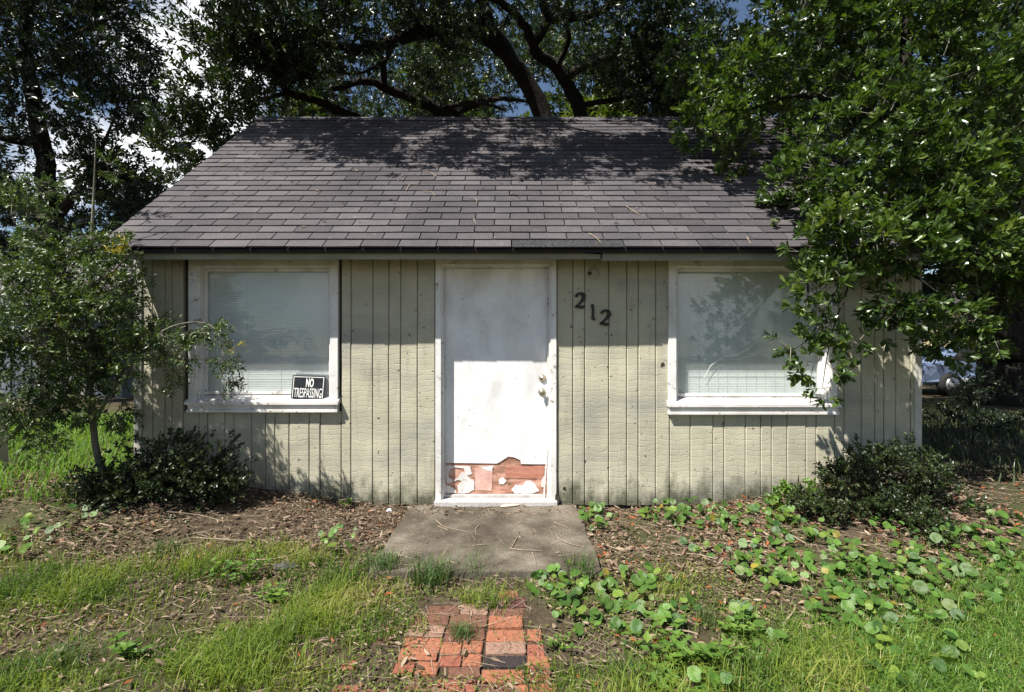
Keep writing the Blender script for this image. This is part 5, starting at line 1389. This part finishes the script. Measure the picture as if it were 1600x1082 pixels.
weed(425, 940, .10, 6, 'yellow-green weed at the foot of the dark flat stone', .045, .05)
weed(1080, 1030, .13, 14, 'broad leafy weed clump between brick path and dense right grass', .06, .12)
weed(1140, 985, .12, 8, 'leafy weed just behind the broad weed clump', .055, .08)
weed(545, 805, .10, 7, 'frilly green weed close to the siding left of the pad', .03, .06)
weed(660, 792, .05, 5, 'tiny weed at the back left corner of the concrete pad', .02, .05)
weed(1050, 1075, .08, 8, 'low leafy weed at the near end of the brick path', .055, .08)
weed(200, 1030, .09, 5, 'small dark leafy weed in the left lawn', .05, .05)
weed(1215, 830, .12, 5, 'light green weed among the pennywort by the siding', .04, .06)
weed(1310, 900, .10, 6, 'yellowish bushy weed in the middle of the pennywort', .035, .07)
weed(870, 1010, .08, 5, 'small weed on the right border of the brick path', .03, .06)

# twigs, a stone, paper, a veneer strip
def twig(pts, r, label, group=None):
    p0 = Vector(pts[0])
    A = tube([((p[0] - p0.x), (p[1] - p0.y), p[2] - p0.z, r * (1 - .6 * i / len(pts))) for i, p in enumerate(pts)], 5, 4, .1)
    o = mesh_np('twig', A[0], [A[2]], M['twig'], None, None, True); o.location = p0
    tag(o, label, 'twig', group)
def pad_twig(pl, r=.004):
    twig([tuple(GP(500 + a / 3.2, 760 + b / 3.2, .056)) for a, b in pl], r, 'thin dry twig lying on the concrete pad', 'twigs on the concrete pad')
for pl in ([(580, 168), (612, 198), (660, 212), (738, 228)], [(795, 195), (780, 212), (782, 245)], [(950, 310), (1000, 318), (1110, 322)], [(1180, 240), (1200, 268), (1260, 290), (1320, 302)], [(760, 298), (848, 290)], [(985, 255), (962, 300), (950, 318)], [(370, 375), (392, 350), (408, 318)], [(1170, 180), (1240, 208)], [(640, 370), (690, 385), (720, 340)], [(1060, 330), (1080, 385)], [(400, 345), (460, 362)], [(590, 200), (640, 218)]):
    pad_twig(pl, .0035)
def soil_twig(pl, r=.005, label='thin pale twig lying in the dead leaves', group='twigs in the leaf litter'):
    pts = []
    for a, b in pl:
        c = GP(a, b, .02)
        for _ in range(3): c = GP(a, b, float(gz(c.x, c.y)) + .03)
        pts.append(tuple(c))
    twig(pts, r, label, group)
for pl in ([(400, 875), (440, 872), (485, 858)], [(1055, 868), (1085, 866), (1120, 874)], [(1040, 984), (1065, 985), (1090, 990)], [(260, 800), (310, 805), (350, 815)], [(155, 818), (175, 823)], [(1175, 838), (1200, 840), (1215, 850)], [(1225, 975), (1240, 955), (1243, 945)], [(560, 850), (590, 845)], [(940, 850), (975, 862)], [(970, 1005), (990, 1015), (1005, 1030)], [(1240, 838), (1260, 850)], [(300, 840), (380, 845)]):
    soil_twig(pl)
def roof_pt(px, py):
    # where the view ray through this pixel meets the shingles
    d = Vector(((px - 800) / FPX, 1, (541 - py) / FPX)); o = Vector((0, CAM_Y, CAM_Z)); q = Vector((0, EY, EZ)) + sn * .016
    t = (q - o).dot(sn) / d.dot(sn); return o + d * t
for pl in ([(660, 268), (674, 270), (680, 277)], [(660, 299), (674, 300), (679, 306)], [(732, 310), (742, 310), (746, 317)], [(920, 365), (932, 372), (939, 380)], [(635, 298), (640, 289), (648, 288)], [(978, 322), (990, 330), (1000, 336)], [(1167, 371), (1173, 381)], [(740, 342), (744, 350)]):
    twig([tuple(roof_pt(*p)) for p in pl], .004, 'curled pale twig lying on the roof shingles', 'twigs on the roof')
def rock(px, py, s, name, mat, label, cat, flat=.3):
    c = GP(px, py, 0.0); zz = float(gz(c.x, c.y))
    bm = bmesh.new(); bmesh.ops.create_icosphere(bm, subdivisions=3, radius=1)
    for v in bm.verts:
        q = v.co.copy(); f = 1 + .18 * math.sin(q.x * 4 + 1) * math.sin(q.y * 5) + .1 * math.sin(q.z * 9 + q.x * 7)
        v.co = Vector((q.x * s * f, q.y * s * .7 * f, q.z * s * flat * f))
    o = mesh_bm(name, bm, mat); o.location = (c.x, c.y, zz + s * flat * .35); tag(o, label, cat)
rock(447, 893, .075, 'flat_stone', M['stone'], 'dark flat stone in the grass before the left wall', 'stone')
def paper():
    c = GP(608, 802, 0.03); zz = float(gz(c.x, c.y))
    bm = bmesh.new(); bmesh.ops.create_icosphere(bm, subdivisions=2, radius=.026)
    for v in bm.verts: v.co *= random.uniform(.55, 1.15); v.co.z *= .6
    o = mesh_bm('paper_scrap', bm, M['paper']); o.location = (c.x, c.y, zz + .022); tag(o, 'crumpled white paper scrap by the corner of the concrete pad', 'litter')
paper()
def veneer():
    V, F = [], []
    a, b = GP(782, 799, .07), GP(852, 791, .07)
    n = 10
    for k in range(n + 1):
        t = k / n; p = a.lerp(b, t) - a; w = .022 * (math.sin(math.pi * min(1, t * .8 + .12))) + .002; z_ = .004 + .03 * t * t
        V += [(p.x, p.y - w, z_), (p.x, p.y + w, z_ + .006), (p.x, p.y + w, z_ + .011), (p.x, p.y - w, z_ + .005)]
    for k in range(n):
        for i in range(4): F.append((4 * k + i, 4 * k + (i + 1) % 4, 4 * k + 4 + (i + 1) % 4, 4 * k + 4 + i))
    F += [(0, 1, 2, 3), (4 * n + 3, 4 * n + 2, 4 * n + 1, 4 * n)]
    o = mesh_np('veneer_strip', np.array(V), [np.array(F)], M['wood_strip']); o.location = (a.x, -.12, .052)
    tag(o, 'curled pinkish strip of door veneer lying against the threshold', 'wood scrap')
veneer()
print('tris', sum(len(p.vertices) - 2 for o in bpy.data.objects if o.type == 'MESH' and o.data.users < 2 for p in o.data.polygons))
# oak debris on the shingles
n = 420
rx_ = rng.uniform(RX0 + .1, RX1 - .1, n); sv = SL * np.clip(rng.beta(2.2, 1.2, n), .03, .97)
P = np.array((0, EY, EZ)) + np.outer(sv, np.array(su)) + np.outer(np.full(n, .0135), np.array(sn)); P[:, 0] = rx_
ang = rng.uniform(0, 6.28, n)
D = np.outer(np.cos(ang), (1, 0, 0)) + np.outer(np.sin(ang), np.array(su)) + np.outer(rng.uniform(0, .15, n), np.array(sn))
A = leaf_arrays('litter', P, D, np.tile(np.array(sn), (n, 1)) + rng.normal(0, .2, (n, 3)), rng.uniform(.02, .05, n), np.clip(rng.beta(2, 2, n) * .74, 0, 1))
o = mesh_np('roof_litter', A[0], [A[1]], M['litter'], None, A[3]); o['kind'] = 'stuff'
tag(o, 'dead oak leaves scattered over the roof shingles', 'leaves')
